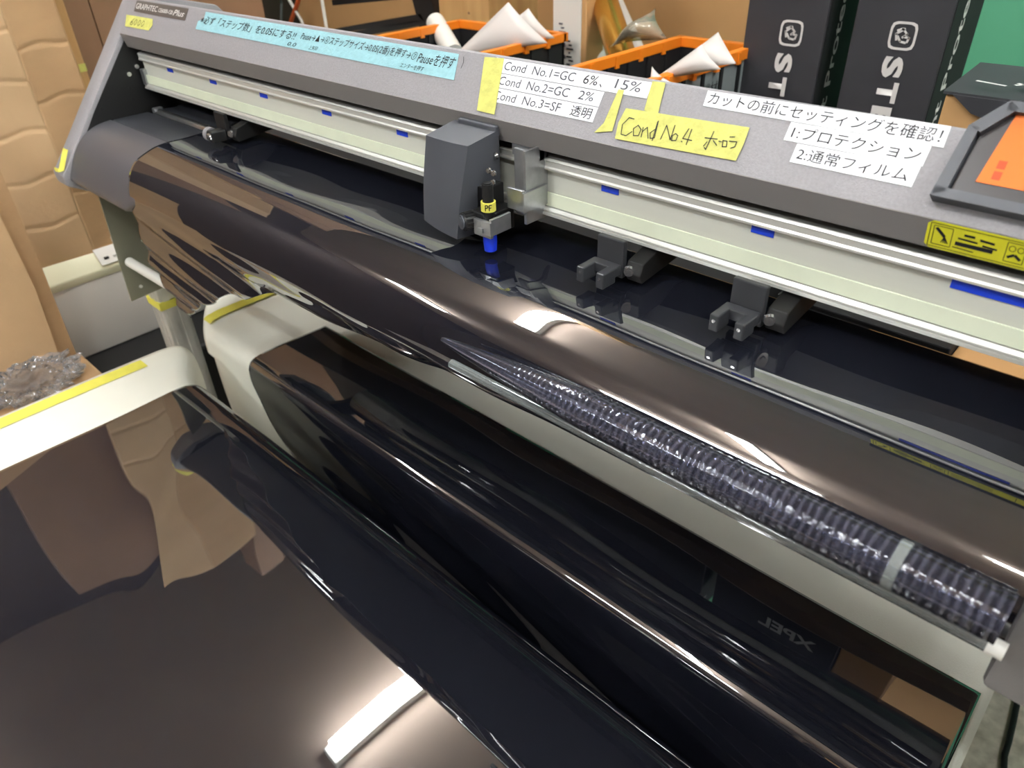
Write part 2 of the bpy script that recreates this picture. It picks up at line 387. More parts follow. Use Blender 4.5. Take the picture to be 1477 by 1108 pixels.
MB().box(-.108, -.052, .427, .483, .578, .594).build('yellow_tape', M['yellow_tape2'], pl)
MB().box(-.10, W + .1, .44, .47, .30, .36, .003).build('stand_crossbar', M['hood_dark'], pl)
# right housing
b = MB(); b.box(W - .004, 1.66, .352, .70, .862, 1.06, .004); b.build('right_housing', M['hood_dark'], pl, True)

# carriage
cx0, cx1 = .764, .821
def carr(u, v):   # front shell, bowed outwards
    z = .9620 + (1.050 - .9620) * v
    y = .4500 - .0045 * math.sin(math.pi * v) - .0130 * (1 - v) ** 1.3
    xl = cx0 + .001 * math.sin(math.pi * v) - .004 * (1 - v) * 0; xr = cx1 - .010 * (1 - v) ** 1.5
    x = xl + (xr - xl) * u
    y += .006 * (2 * u - 1) ** 2 * .35
    z += .006 * (1 - v) ** 6 * (1 - u) * 1.3
    return x, y, z
nu, nv = 14, 18
fr = [carr(i / (nu - 1), j / (nv - 1)) for j in range(nv) for i in range(nu)]
bm = MB(); V = [bm.bm.verts.new(p) for p in fr]
B = [bm.bm.verts.new((cx0 + (cx1 + .002 - cx0) * (i / (nu - 1)), .490 + .0 * j, fr[j * nu + i][2] + (.006 if j == nv - 1 else 0))) for j in range(nv) for i in range(nu)]
def idx(i, j): return j * nu + i
for j in range(nv - 1):
    for i in range(nu - 1): bm.bm.faces.new((V[idx(i, j)], V[idx(i + 1, j)], V[idx(i + 1, j + 1)], V[idx(i, j + 1)]))
    bm.bm.faces.new((V[idx(nu - 1, j)], B[idx(nu - 1, j)], B[idx(nu - 1, j + 1)], V[idx(nu - 1, j + 1)]))
    bm.bm.faces.new((V[idx(0, j)], V[idx(0, j + 1)], B[idx(0, j + 1)], B[idx(0, j)]))
for i in range(nu - 1):
    bm.bm.faces.new((V[idx(i, nv - 1)], V[idx(i + 1, nv - 1)], B[idx(i + 1, nv - 1)], B[idx(i, nv - 1)]))
    bm.bm.faces.new((V[idx(i, 0)], B[idx(i, 0)], B[idx(i + 1, 0)], V[idx(i + 1, 0)]))
cg = bm.build('carriage', M['charcoal'], pl, True, 35)
tag(cg, 'charcoal plastic tool carriage cover')
MB().box(cx0 + .008, cx1 + .002, .486, .492, 1.050, 1.0600, .0015).build('cover_lip', M['charcoal'], cg)
MB().box(cx1 - .012, cx1 + .010, .462, .486, .960, 1.010, .001).build('tool_arm', M['black'], cg)
b = MB(); b.box(.8470, .8640, .484, .489, .984, 1.046, .001); b.box(.866, .869, .476, .506, .980, 1.048); b.box(.835, .869, .495, .5015, 1.035, 1.049)
b.build('bracket', M['zinc'], cg)
b = MB(); b.box(.850, .8700, .470, .474, .994, 1.014, .0008); b.box(.868, .8715, .470, .503, .993, 1.012, .0005); b.build('belt_clamp', M['zinc'], cg)
for p in [(705, 246), (712, 250), (711, 263)]: screw(at(*p, y=.4690), (.3, -1, .1), .0030, cg)
for p in [(715, 225)]: screw(at(*p, y=.4838), (0, -1, 0), .0036, cg)
hx, hy = .8435, .452
b = MB(); b.cyl((hx, hy, .985), (hx, hy, 1.0205), .0052, n=24); b.cyl((hx, hy, 1.0195), (hx, hy, 1.0215), .0040, n=24); b.build('pen_holder', M['black'], cg, True)
ring = MB().cyl((hx, hy, .9955), (hx, hy, 1.0040), .0070, n=28).build('tape_ring', M['yellow_tape2'], cg, True)
vd = (Vector((hx, hy, 1.0)) - CAM); vd.z = 0; vd.normalize(); sx = Vector((-vd.y, vd.x, 0)) * -1
PF = [[(0, 0), (0, 1), (.45, 1), (.6, .8), (.45, .55), (0, .5)], [(.85, 0), (.85, 1), (1.45, 1)], [(.85, .52), (1.3, .52)]]
bq = MB()
for plx in PF:
    for (ax, ay), (bx, by) in zip(plx, plx[1:]):
        def wrap(u, v, r=.00712):
            ang = (u - .7) * .0042 / .007
            d = (-vd) * math.cos(ang) + sx * math.sin(ang)
            return Vector((hx, hy, .9973 + v * .0052)) + d * r
        A, Bp = wrap(ax, ay), wrap(bx, by); bq.cyl(A, Bp, .00042, n=6)
bq.build('pen_marks', M['ink'], cg)
b = MB(); b.cyl((hx, hy, .9560), (hx, hy, .9650), .0060, .0066, n=28); b.cyl((hx, hy, .9650), (hx, hy, .974), .0066, n=28); b.build('pen_cap', M['blue_cap'], cg, True)
b = MB(); b.box(hx - .012, hx + .010, hy - .009, hy - .005, .972, .9875, .0006); b.box(hx + .001, hx + .013, hy - .012, hy - .008, .976, .9895, .0006); b.box(hx + .010, hx + .013, hy - .010, hy + .016, .976, .992, .0005)
b.box(hx - .002, hx + .004, hy - .0135, hy - .0115, .978, .982)
b.build('pen_clamp', M['zinc'], cg)
b = MB(); b.box(hx - .020, hx + .004, hy - .004, hy + .03, .970, .992, .001); b.build('clamp_block', M['black'], cg)
kc = Vector((.823, .4440, .9825)); kd = Vector((-.35, -1, 0)).normalized()
kb = MB(); kb.cyl(kc + kd * -.006, kc + kd * .006, .0082, n=24)
for k in range(14):
    a = k / 14 * 2 * math.pi; side = kd.cross(Vector((0, 0, 1))).normalized(); q = side * math.cos(a) + Vector((0, 0, 1)) * math.sin(a)
    kb.cyl(kc + q * .0082 - kd * .006, kc + q * .0082 + kd * .004, .0011, n=6)
kn = kb.build('clamp_knob', M['black'], cg, True)
b = MB(); b.cyl(kc + kd * .0055, kc + kd * .0075, .0070, n=24); b.cyl(kc + kd * .007, kc + kd * .008, .0045, n=20); b.build('knob_cap', M['charcoal'], kn, True)

# pinch roller arms
def pinch(x, roller):
    t = MB(); bx = MB()
    y0 = .474
    bx.box(x - .014, x + .014, y0 + .004, y0 + .010, .958, .992, .001)      # upright plate
    if not roller:
        bx.box(x - .016, x + .013, y0 - .006, y0 + .004, .962, .971, .001)
        bx.box(x - .016, x - .008, y0 - .022, y0 - .004, .957, .971, .0012); bx.box(x + .005, x + .013, y0 - .022, y0 - .004, .957, .971, .0012)
    else:
        bx.box(x - .004, x + .013, y0 - .018, y0 + .004, .957, .972, .002)
    o = bx.build('pinch_roller_arm', M['arm'] if not roller else M['black'], pl)
    b2 = MB(); b2.prism([(x + .015, y0 + .010, .956), (x + .015, y0 + .006, .964), (x + .015, y0 + .010, .974), (x + .015, y0 + .05, .985), (x + .015, y0 + .10, .985), (x + .015, y0 + .10, .965), (x + .015, y0 + .05, .960)], (.016, 0, 0), .001)
    b2.build('lever', M['dark'], o)
    screw((x + .0190, y0 + .0065, .966), (.6, -1, 0), .0052, o)
    if roller:
        MB().cyl((x - .013, y0 - .010, .9645), (x - .003, y0 - .010, .9645), .0095, n=24).build('rubber_roller', M['hood'], o, True)
        screw((x + .005, y0 - .0185, .965), (.2, -1, 0), .0052, o)
    else:
        for dx in (-.012, .009): MB().cyl((x + dx, y0 - .0225, .966), (x + dx, y0 - .0218, .966), .0016, n=10).build('rivet', M['steel'], o)
    return o
pinch(.290, True); pinch(.964, False); pinch(1.094, False)

# labels on the hood face: (x, a) with a measured up the slope
HD = Vector((0, .574, .819)); HN = Vector((0, -.819, .574)); HO = Vector((0, .49105, 1.0680))
def hp(x, a, h=0.0): return Vector((x, 0, 0)) + HO + HD * a + HN * h
def hpx(px, py, h=0.0):
    c = Vector((px - 738.5, py - 554.0, 1060.0)); d = Vector((AX.dot(c), AY.dot(c), AZ.dot(c)))
    t = (HO + HN * h - CAM).dot(HN) / d.dot(HN); w_ = CAM + d * t; return w_.x, (w_ - HO).dot(HD)
UX = Vector((1, 0, 0))
def sticker(quad, m, name, label, h=.0004, th=.0002):
    o = MB().prism([hp(x, a, h) for x, a in quad], HN * th).build(name, m, pl); o['label'] = label; return o
def sticker_px(pts, m, name, label, h=.0004): return sticker([hpx(*p) for p in pts], m, name, label, h)
tp = sticker_px([(728, 85), (700, 83), (689, 160), (714, 166)], M['yellow_tape'], 'masking_tape', 'yellow tape strip on the left of the printed notes', .0010)
o1 = sticker([(.795, .0515), (.795, .0385), (.9675, .0385), (.9675, .0515)], M['white_label'], 'paper_label', 'white printed strip, topmost of three condition notes')
text('Cond  No.1=GC', hp(.8085, .0415, .0006), UX, HD, .0830, .0078, M['greyink'], o1)
text('6%', hp(.9010, .0415, .0006), UX, HD, .0150, .0078, M['ink'], o1)
text('、', hp(.9185, .0408, .0006), UX, HD, .0030, .0028, M['ink'], o1)
text('15%', hp(.9340, .0420, .0006), UX, HD, .0250, .0080, M['greyink'], o1)
o2 = sticker([(.795, .0378), (.795, .0252), (.9260, .0252), (.9260, .0378)], M['white_label'], 'paper_label', 'white printed strip, middle of three condition notes')
text('Cond  No.2=GC', hp(.8085, .0278, .0006), UX, HD, .0830, .0078, M['greyink'], o2)
text('2%', hp(.9020, .0282, .0006), UX, HD, .0160, .0075, M['greyink'], o2)
o3 = sticker([(.795, .0245), (.795, .0118), (.9260, .0118), (.9260, .0245)], M['white_label'], 'paper_label', 'white printed strip, lowest of three condition notes')
text('Cond  No.3=SF', hp(.8085, .0142, .0006), UX, HD, .0800, .0078, M['greyink'], o3)
text('透明', hp(.9000, .0135, .0006), UX, HD, .0220, .0092, M['ink'], o3)
sticker_px([(893, 130), (872, 178), (858, 192), (884, 190), (901, 131)], M['yellow_tape'], 'masking_tape', 'yellow tape strip over the right end of the lower notes', .0010)
sticker_px([(942, 118), (930, 160), (949, 168), (961, 120)], M['yellow_tape'], 'masking_tape', 'yellow tape strip at the right end of the top note', .0010)
o4 = sticker_px([(904, 157), (893, 178), (888, 201), (1062, 233), (1073, 210), (1082, 185)], M['yellow_tape'], 'masking_tape', 'wide yellow tape with handwritten condition four', .0012)
a0 = hpx(898, 196); k4 = .0125
def hw(px, py): x, a = hpx(px, py, .0015); return (x, a)
CN4 = [[(915, 172), (908, 170), (898, 180), (896, 194), (903, 196), (912, 190)], [(921, 181), (914, 186), (914, 196), (921, 196), (925, 187), (921, 181)], [(928, 184), (925, 198)], [(927, 190), (934, 184), (935, 200)], [(945, 187), (938, 192), (938, 200), (944, 199), (950, 175)], [(949, 176), (941, 203)],
       [(953, 201), (962, 181), (967, 202), (974, 181)], [(975, 193), (970, 196), (969, 203), (975, 203), (978, 196), (975, 193)], [(983, 204), (984, 205)], [(994, 186), (985, 200), (998, 203)], [(998, 187), (990, 209)],
       [(1017, 199), (1035, 201)], [(1030, 190), (1018, 216), (1016, 213)], [(1020, 205), (1015, 211)], [(1029, 203), (1034, 210)], [(1037, 204), (1041, 205)], [(1043, 203), (1042, 212)], [(1043, 203), (1049, 204), (1048, 212), (1042, 212)], [(1053, 198), (1060, 198)], [(1052, 204), (1063, 205), (1060, 212), (1054, 214)]]
strokes([[hw(*p) for p in s_] for s_ in CN4], HO + HN * .0016, UX, HD, 1, .00075, M['ink'], o4)
o5 = sticker([(1.0165, .0522), (1.0175, .0405), (1.1875, .0405), (1.1865, .0540)], M['white_label'], 'paper_label', 'long white printed strip with japanese warning line')
text('カットの前にセッティングを確認！', hp(1.0200, .0425, .0006), UX, HD, .1640, .0092, M['ink'], o5)
o6 = sticker([(1.0880, .0400), (1.0880, .0270), (1.1808, .0270), (1.1808, .0402)], M['white_label'], 'paper_label', 'white printed strip numbered one')
text('1:プロテクション', hp(1.0920, .0292, .0006), UX, HD, .0850, .0088, M['ink'], o6)
o7 = sticker([(1.0985, .0264), (1.0985, .0132), (1.1800, .0132), (1.1800, .0267)], M['white_label'], 'paper_label', 'white printed strip numbered two')
text('2:通常フィルム', hp(1.1015, .0155, .0006), UX, HD, .0740, .0088, M['ink'], o7)
o8 = sticker([(.2430, .0500), (.2440, .0400), (.2300, .0360), (.2300, .0250), (.7510, .0240), (.7450, .0490)], M['cyan_tape'], 'masking_tape', 'long pale blue tape with handwritten japanese instructions')
for s_, x0, x1_, a_, h_ in [('※必ず「ステップ数」を0.05にする!!', .238, .470, .0335, .0110), ('0.0', .458, .476, .0265, .0045), ('Pause→▲→④ステップサイズ→0.05(2番)を押す', .480, .672, .0345, .0110), ('上矢印', .502, .520, .0265, .0050), ('→⑦', .672, .688, .0360, .0080), ('Pauseを押す', .690, .745, .0335, .0120), ('エンターを押す', .668, .705, .0262, .0050)]:
    text(s_, hp(x0, a_, .0007), UX, HD, x1_ - x0, h_, M['ink'], o8, 'handwriting', shear=.25)
strokes([[(.753, .047), (.7555, .042), (.755, .036)]], HO + HN * .0006, UX, HD, 1, .0006, M['ink'], o8, 'handwriting')
o9 = sticker([(.0060, .0265), (.0130, .0090), (.0945, .0100), (.1015, .0185), (.0960, .0275)], M['yellow_tape'], 'masking_tape', 'small yellow tape with a handwritten number')
D6 = [[(0.8, 1), (.2, .5), (.1, .1), (.5, 0), (.8, .25), (.5, .5), (.15, .3)]] + [[(k + .4, .9), (k + .1, .5), (k + .3, .05), (k + .7, .4), (k + .65, .85), (k + .4, .9)] for k in (1, 2, 3)]
strokes([[(.028 + x * .0125, .0125 + y_ * .0105) for x, y_ in s_] for s_ in D6], HO + HN * .0007, UX, HD, 1, .0008, M['ink'], o9)
o10 = sticker([(.0270, .0505), (.0270, .0335), (.1930, .0335), (.1930, .0505)], mat('nameplate_brown', (78, 70, 66), .4), 'nameplate', 'dark nameplate with white maker lettering')
text('GRAPHTEC', hp(.0310, .0380, .0007), UX, HD, .0720, .0085, M['print_white'], o10, bold=.01)
text('CE6000-120', hp(.1070, .0385, .0007), UX, HD, .0450, .0060, M['print_white'], o10, bold=.02)
text('Plus', hp(.1540, .0375, .0007), UX, HD, .0330, .0085, M['print_white'], o10, shear=.3, bold=.01)
# tape on the lower end of the end plate
b = MB(); q = [at(95, 215, x=-.010), at(102, 218, x=-.006), at(96, 248, x=-.002), at(88, 250, x=-.012)]
nn = Vector((0, -.77, .64)); b.prism([p + nn * .004 for p in q], nn * .0005); o = b.build('masking_tape', M['yellow_tape2'], pl)
b = MB(); q = [at(82, 243, x=-.03), at(97, 247, x=-.006), at(95, 252, x=-.006), at(84, 249, x=-.03)]; b.prism([p + nn * .004 for p in q], nn * .0005); b.build('masking_tape', M['yellow_tape2'], pl)

# warning label on the front lip
LO = Vector((0, .4890, 1.0655)); LD = (Vector((0, .4944, 1.0455)) - LO).normalized() * -1; LN = Vector((0, -1, -.27)).normalized()
def lp(x, a, h=.0003): return Vector((x, 0, 0)) + LO - LD * (.0205) + LD * a + LN * h
wl = MB().prism([lp(1.1975, .003), lp(1.1975, .018), lp(1.2005, .0205), lp(1.34, .0205), lp(1.34, .0005), lp(1.2005, .0005)], LN * .0002).build('warning_label', M['warn'], pl)
wl['label'] = 'yellow warning label with hand and machine pictograms'
bq = MB()
def lbar(x0, a0_, x1_, a1, wd=.0004):
    A = lp(x0, a0_, .0007); Bp = lp(x1_, a1, .0007); d = (Bp - A).normalized(); s_ = LN.cross(d) * wd
    bq.quad(A - s_, Bp - s_, Bp + s_, A + s_)
def lrect(x0, a0_, x1_, a1, wd=.0002):
    lbar(x0, a0_, x1_, a0_, wd); lbar(x0, a1, x1_, a1, wd); lbar(x0, a0_, x0, a1, wd); lbar(x1_, a0_, x1_, a1, wd)
lrect(1.1995, .002, 1.30, .019); lrect(1.2015, .004, 1.2125, .0175); lrect(1.2425, .004, 1.2525, .0175); lrect(1.255, .002, 1.30, .019)
lbar(1.2030, .0160, 1.2085, .0105, .0010)
for k in range(4): lbar(1.2085, .0105, 1.2070 + k * .0013, .0060, .0003)
lbar(1.2150, .0080, 1.2360, .0080, .0014); lbar(1.2160, .0120, 1.2270, .0115, .0006); lbar(1.2190, .0150, 1.2250, .0150, .0008); lbar(1.2280, .0140, 1.2360, .0135, .0008); lbar(1.2300, .0105, 1.2380, .0100, .0006); lbar(1.2140, .0050, 1.2260, .0045, .0003)
for cx_ in (1.2455, 1.2500):
    for k in range(10):
        a1, a2 = k * .628, (k + 1) * .628; lbar(cx_ + .0017 * math.cos(a1), .0135 + .002 * math.sin(a1), cx_ + .0017 * math.cos(a2), .0135 + .002 * math.sin(a2), .0002)
lbar(1.2440, .0070, 1.2475, .0095, .0009); lbar(1.2475, .0095, 1.2510, .0065, .0009)
for k in range(4): lbar(1.257, .016 - k * .0035, 1.285, .016 - k * .0035, .0004)
bq.build('pictogram', M['ink'], wl)

# control panel housing on the right of the hood
A = [hpx(1340, 288), hpx(1385, 186), hpx(1440, 150)]
cp = MB()
fl = [hp(*hpx(1341, 280, .010), .010), hp(*hpx(1369, 284, .014), .014), hp(*hpx(1397, 180, .014), .014), hp(*hpx(1388, 183, .010), .010)]
x0c, a0c = hpx(1341, 281, .012); x1c, a1c = hpx(1397, 179, .014); x2c, a2c = hpx(1458, 143, .014)
# outer body: floor slab + left wall + back wall
cp.prism([hp(x0c, a0c, -.002), hp(x0c + .001, a0c, .0125), hp(1.60, a0c - .002, .0125), hp(1.60, a0c - .002, -.002)], HD * .006)
cp.prism([hp(x0c, a0c, -.002), hp(x1c, a1c, -.002), hp(x2c, a2c, -.002), hp(1.60, a2c, -.002), hp(1.60, a0c, -.002)], HN * .006)
lw = .0075
cp.prism([hp(x0c, a0c, 0), hp(x1c, a1c, 0), hp(x1c + lw * .8, a1c, 0), hp(x0c + lw, a0c + .004, 0)], HN * .0125)
cp.prism([hp(x1c, a1c, 0), hp(x2c, a2c, 0), hp(x2c + .006, a2c - .004, 0), hp(x1c + lw, a1c - .003, 0)], HN * .0125)
cp.prism([hp(x2c, a2c, 0), hp(1.60, a2c, 0), hp(1.60, a2c - .006, 0), hp(x2c, a2c - .006, 0)], HN * .0125)
cpo = cp.build('control_panel', M['charcoal'], pl)
dx0, da0 = x0c + lw + .002, a0c + .006
dpo = MB().prism([hp(x0c + lw + .001, a0c + .005, .004), hp(x1c + lw, a1c, .004), hp(x2c + .006, a2c - .005, .004), hp(1.6, a2c - .005, .004), hp(1.6, a0c + .005, .004)], HN * .0035).build('display_panel', mat('glossy_dark_display', (48, 43, 44), .3), cpo)
q = [hpx(1407, 262, .0078), hpx(1466, 166, .0078)]
q2 = [q[0], q[1], (q[1][0] + .10, q[1][1] + .0005), (q[0][0] + .12, q[0][1])]
ol = MB().prism([hp(*p, .0078) for p in q2], HN * .0003).build('orange_label', M['orange_label'], cpo)
text('注意', hp(q[0][0] + .008, q[0][1] + .003, .0082), UX, HD, .010, .005, M['rust_ink'], ol) if False else None
for k in range(2): MB().prism([hp(q[0][0] + .007, q[0][1] + .003 + k * .0065, .0081), hp(q[0][0] + .0115, q[0][1] + .003 + k * .0065, .0081), hp(q[0][0] + .0115, q[0][1] + .008 + k * .0065, .0081), hp(q[0][0] + .007, q[0][1] + .008 + k * .0065, .0081)], HN * .0001).build('printed_box', M['rust_ink'], ol)

# ------------------------------------------------------------ films
FX0, FX1 = .213, 1.343
ztab = [(.213, .681), (.250, .705), (.300, .735), (.36, .770), (.48, .822), (.576, .853), (.65, .855), (.78, .861), (.90, .871), (1.13, .885), (1.35, .888)]
topprof = spline([(.640, .837), (.613, .853), (.592, .882), (.577, .915), (.560, .9405), (.540, .9480), (.515, .9520), (.50, .9518), (.46, .9490), (.43, .9492), (.410, .9475), (.392, .9420), (.376, .9345), (.3635, .920), (.3565, .903), (.3530, .888)], 70)
def filmA(u, v):
    x = FX0 + (FX1 - FX0) * u
    nt_ = .62
    if v <= nt_:
        p = samp(topprof, v / nt_); y, z = p[0], p[1]
        k = max(0, (y - .40)) / .26 * (1 if z > .945 else 0)
        z += (.0005 * math.sin(x * 9 + y * 30) + .00022 * math.sin(x * 31 + 1.3 - y * 55)) * min(1, k * 4)
        y += .0006 * math.sin(x * 9) * (1 - min(1, k * 6))
        return (x, y, z)
    t = (v - nt_) / (1 - nt_); zb = lerp_tab(ztab, x)
    z = .888 + (zb - .888) * t
    L = .888 - zb
    y = .3530 - .001 * math.sin(min(1, (.888 - z) / .12) * math.pi / 2 * 1.0) * min(1, L / .05)
    if z < .80: y += .030 * ((.80 - z) / .12) ** 1.4
    if L < .06: y += (1 - L / .06) * .022 * t * t + 0
    wv = min(1, L / .06) * min(1, t * 3)
    y += wv * (.0035 * math.sin((z - .888) * 150 + x * 26 + 1.5 * math.sin(x * 7)) * .8 + .0006 * math.sin((z - .88) * 230 + x * 30))
    return (x, y, z)
fa = grid('plastic_film', filmA, 220, 150, M['film'], None, .0004)
tag(fa, 'glossy black film fed over the machine bed and hanging down its front', 'film')

sr = thing('supply_roll', 'unseen thick roll of glossy black film added low behind the cutting machine to darken reflections', 'roll', (.7, .70, .78))  # unseen roll, placed to darken what the basket film mirrors
MB().cyl((.225, .672, .788), (1.345, .672, .788), .054, n=48).build('wound_film', M['film'], sr, True)
MB().cyl((.205, .672, .788), (1.40, .672, .788), .018, n=20).build('core_bar', M['black_metal'], sr, True)
for xx in (.200, 1.36): MB().box(xx, xx + .015, .54, .70, .760, .81, .002).build('roll_holder', M['black_metal'], pl)
# clear ribbed tube resting along the film
def radial(x0, x1, n, rf, cf, seg, m, name, parent=None):
    bm = MB(); rings = []
    for i in range(n):
        x = x0 + (x1 - x0) * i / (n - 1); r = rf(x); cy, cz = cf(x)
        rings.append([bm.bm.verts.new((x, cy + r * math.cos(a), cz + r * math.sin(a))) for a in [k * 2 * math.pi / seg for k in range(seg)]])
    for a, b_ in zip(rings, rings[1:]):
        for k in range(seg): bm.bm.faces.new((a[k], a[(k + 1) % seg], b_[(k + 1) % seg], b_[k]))
    bm.bm.faces.new(rings[0]); bm.bm.faces.new(rings[-1][::-1])
    bmesh.ops.recalc_face_normals(bm.bm, faces=bm.bm.faces[:])
    return bm.build(name, m, parent, True, 80)
TX0 = at(600, 458, y=.345).x + .04
def tr(x):
    f = min(1, (x - TX0 + .004) / .16) ** .6
    rib = max(0, min(1, (x - TX0 - .12) / .12))
    return .0145 * f * (1 + rib * (.010 * math.sin(x * 2 * math.pi / .0066 + 1.2 * math.sin(x * 31)) + .003 * math.sin(x * 330)))
def tc_(x): 
    f = min(1, (x - TX0 + .004) / .16) ** .6
    return (.339, .930 - (1 - f) * .001)
ct = radial(TX0, 1.322, 900, tr, tc_, 36, M['clear_turns'], 'plastic_tube')
tag(ct, 'clear ribbed plastic tube lying along the front of the hanging black film', 'tube')
rx = at(1292, 818, y=.335).x
rg = radial(rx - .003, rx + .003, 6, lambda x: .0151, lambda x: (.339, .930), 36, M['clear_rod'], 'tape_band', ct)
rb = thing('basket_rod', 'thin clear rod with white end cap under the ribbed plastic tube', 'rod', (1.0, .345, .9))
def rodm(): return radial(.90, 1.326, 30, lambda x: .0042, lambda x: (.3430, .9045), 16, M['clear_rod'], 'rod_shaft', rb)
rodm()
MB().cyl((1.320, .343, .9045), (1.3285, .343, .9045), .0052, n=20).build('end_cap', M['white'], rb, True)

# basket cloth
def sm(a, b, x): t = max(0, min(1, (x - a) / (b - a))); return t * t * (3 - 2 * t)
cloth_prof = [(.80, .556), (.70, .556), (.60, .557), (.50, .556), (.482, .553), (.469, .543), (.464, .52), (.464, .42), (.470, .28), (.462, .16), (.425, .10), (.390, .14), (.376, .28), (.372, .42), (.370, .50), (.366, .540), (.352, .556), (.330, .5615), (.29, .5625), (.10, .5625), (-.10, .560), (-.40, .552)]
cp_s = spline(cloth_prof, 260)
bt = thing('media_basket', 'cream cloth catch basket slung in front of the cutting machine', 'basket', (.7, .2, .45))
def cloth(u, v):
    p = samp(cp_s, v); y, z = p
    x_l = .045 - .09 * sm(.43, .53, y) * (1 if z > .5 else 0)
    x = x_l + (1.352 - x_l) * u
    if y < .405: y += .052 * (1 - sm(.05, .205, x)) * sm(.18, .355, y) * sm(.2, .5, z)
    if y > .43 and z > .54 and x < .10: z += .020 * ((.10 - x) / .14) ** 2 * sm(.44, .52, y)
    if u < .05: z -= (1 - u / .05) ** 2 * .006 * (1 if z > .5 else 0)
    z += .0012 * math.sin(x * 9 + y * 7) * (1 if z > .5 else .2)
    return (x, y, z - .001)
cl = grid('cloth', cloth, 110, 260, M['cream'], bt, .0012)
def cloth_z(x, y):
    best = min(((abs(p[0] - y), p[1]) for p in cp_s if p[1] > .5), key=lambda t: t[0]); return best[1] + .0012 * math.sin(x * 9 + y * 7)
def tape_strip(x0, x1, y0, y1, label, bend=0):
    n = 30; vs = []; fs = []
    for i in range(n):
        y = y0 + (y1 - y0) * i / (n - 1); dx = bend * math.sin(i / (n - 1) * math.pi)
        z = cloth_z((x0 + x1) / 2, y) + .0012
        if y > .45: z += .020 * ((.10 - (x0 + x1) / 2) / .14) ** 2 * sm(.44, .52, y) + .001
        vs += [(x0 + dx, y, z), (x1 + dx, y, z)]
    fs = [(2 * i, 2 * i + 1, 2 * i + 3, 2 * i + 2) for i in range(n - 1)]
    me = bpy.data.meshes.new('masking_tape'); me.from_pydata(vs, [], fs); me.update(); o = link('masking_tape', me, M['yellow_tape2'], bt, True); o['label'] = label; return o
tape_strip(.063, .093, -.05, .330, 'bright yellow tape along the cloth edge of the front flap')
tape_strip(.002, .030, .480, .640, 'bright yellow tape on the rear cloth edge')
for xx in (.055, 1.33):
    MB().box(xx, xx + .02, -.38, .36, .530, .548, .002).build('side_bar', M['alu'], bt)
    MB().box(xx + (.07 if xx < 1 else 0), xx + .02 + (.07 if xx < 1 else 0), .50, .80, .530, .548, .002).build('side_bar', M['alu'], bt)
    MB().box(xx, xx + .03, -.36, -.33, 0, .545, .002).build('leg', M['alu'], bt)
    if xx < 1: MB().box(xx, xx + .03, .76, .79, 0, .545, .002).build('leg', M['alu'], bt)
MB().cyl((.10, .352, .538), (1.345, .352, .538), .010, n=16).build('front_bar', M['alu'], bt, True)
MB().cyl((.16, .500, .538), (1.345, .492, .540), .010, n=16).build('rear_bar', M['alu'], bt, True)

# film B: lies on the back of the basket, loops down and comes forward over the flap
fb_prof = [(.618, .5600), (.55, .5625), (.510, .5635), (.480, .5628), (.463, .5590), (.4545, .549), (.4515, .53), (.4510, .50), (.452, .42), (.452, .34), (.440, .24), (.422, .19), (.404, .24), (.392, .34), (.386, .42), (.381, .49), (.374, .535), (.362, .558), (.345, .5680), (.325, .5705), (.29, .5700), (.20, .5690), (.05, .5690), (-.12, .566), (-.38, .558)]
NB = 330
fb_s = spline(fb_prof, NB)
xl = [(0, .213), (.18, .213), (.30, .25), (.42, .37), (.50, .34), (.58, .25), (.64, .213), (1, .215)]
def sm(a, b, x): t = max(0, min(1, (x - a) / (b - a))); return t * t * (3 - 2 * t)
def filmB(u, v):
    p = samp(fb_s, v); y, z = p
    dep = sm(.53, .30, z) * 1.0
    x0 = .213 + (.16 * sm(.54, .28, z))
    x = x0 + (FX1 - x0) * u
    if z > .54:
        if y < .36:   # front flap: shallow buckles
            k = sm(.335, .22, y)
            z += k * (.0011 * math.sin(x * 5.5 + y * 6 + 1.0) + .0004 * math.sin(x * 5 - y * 14) + .00012 * math.sin(x * 19 + y * 27))
            cr = (x - .62) * .55 + (y - .10) * 1.0; z += .0006 * math.exp(-(cr / .03) ** 2) * k * (1 if x < .95 else math.exp(-(x - .95) * 10))
        else:
            z += .0006 * math.sin(x * 8 + y * 12) + .00025 * math.sin(x * 15 + 2 - y * 34)
            e = sm(.35, .213, x); z += .0
    else:
        y += .004 * math.sin(x * 6 + z * 9) * sm(.54, .45, z) + .0016 * math.sin(z * 70 + x * 20) * sm(.54, .45, z)
    return (x, y, z)
fb = grid('plastic_film', filmB, 220, NB, M['film'], None, .0004)
tag(fb, 'wide glossy black film lying in the cream basket and forward over its flap', 'film')

# ------------------------------------------------------------ left background
lx = -.46
cb = thing('cardboard_sheet', 'tall folded brown cardboard sheet standing behind the white appliance', 'cardboard', (lx, .45, 0))
def onp(pts, x): return [at(*p, x=x) for p in pts]
def zq(y, x): return y
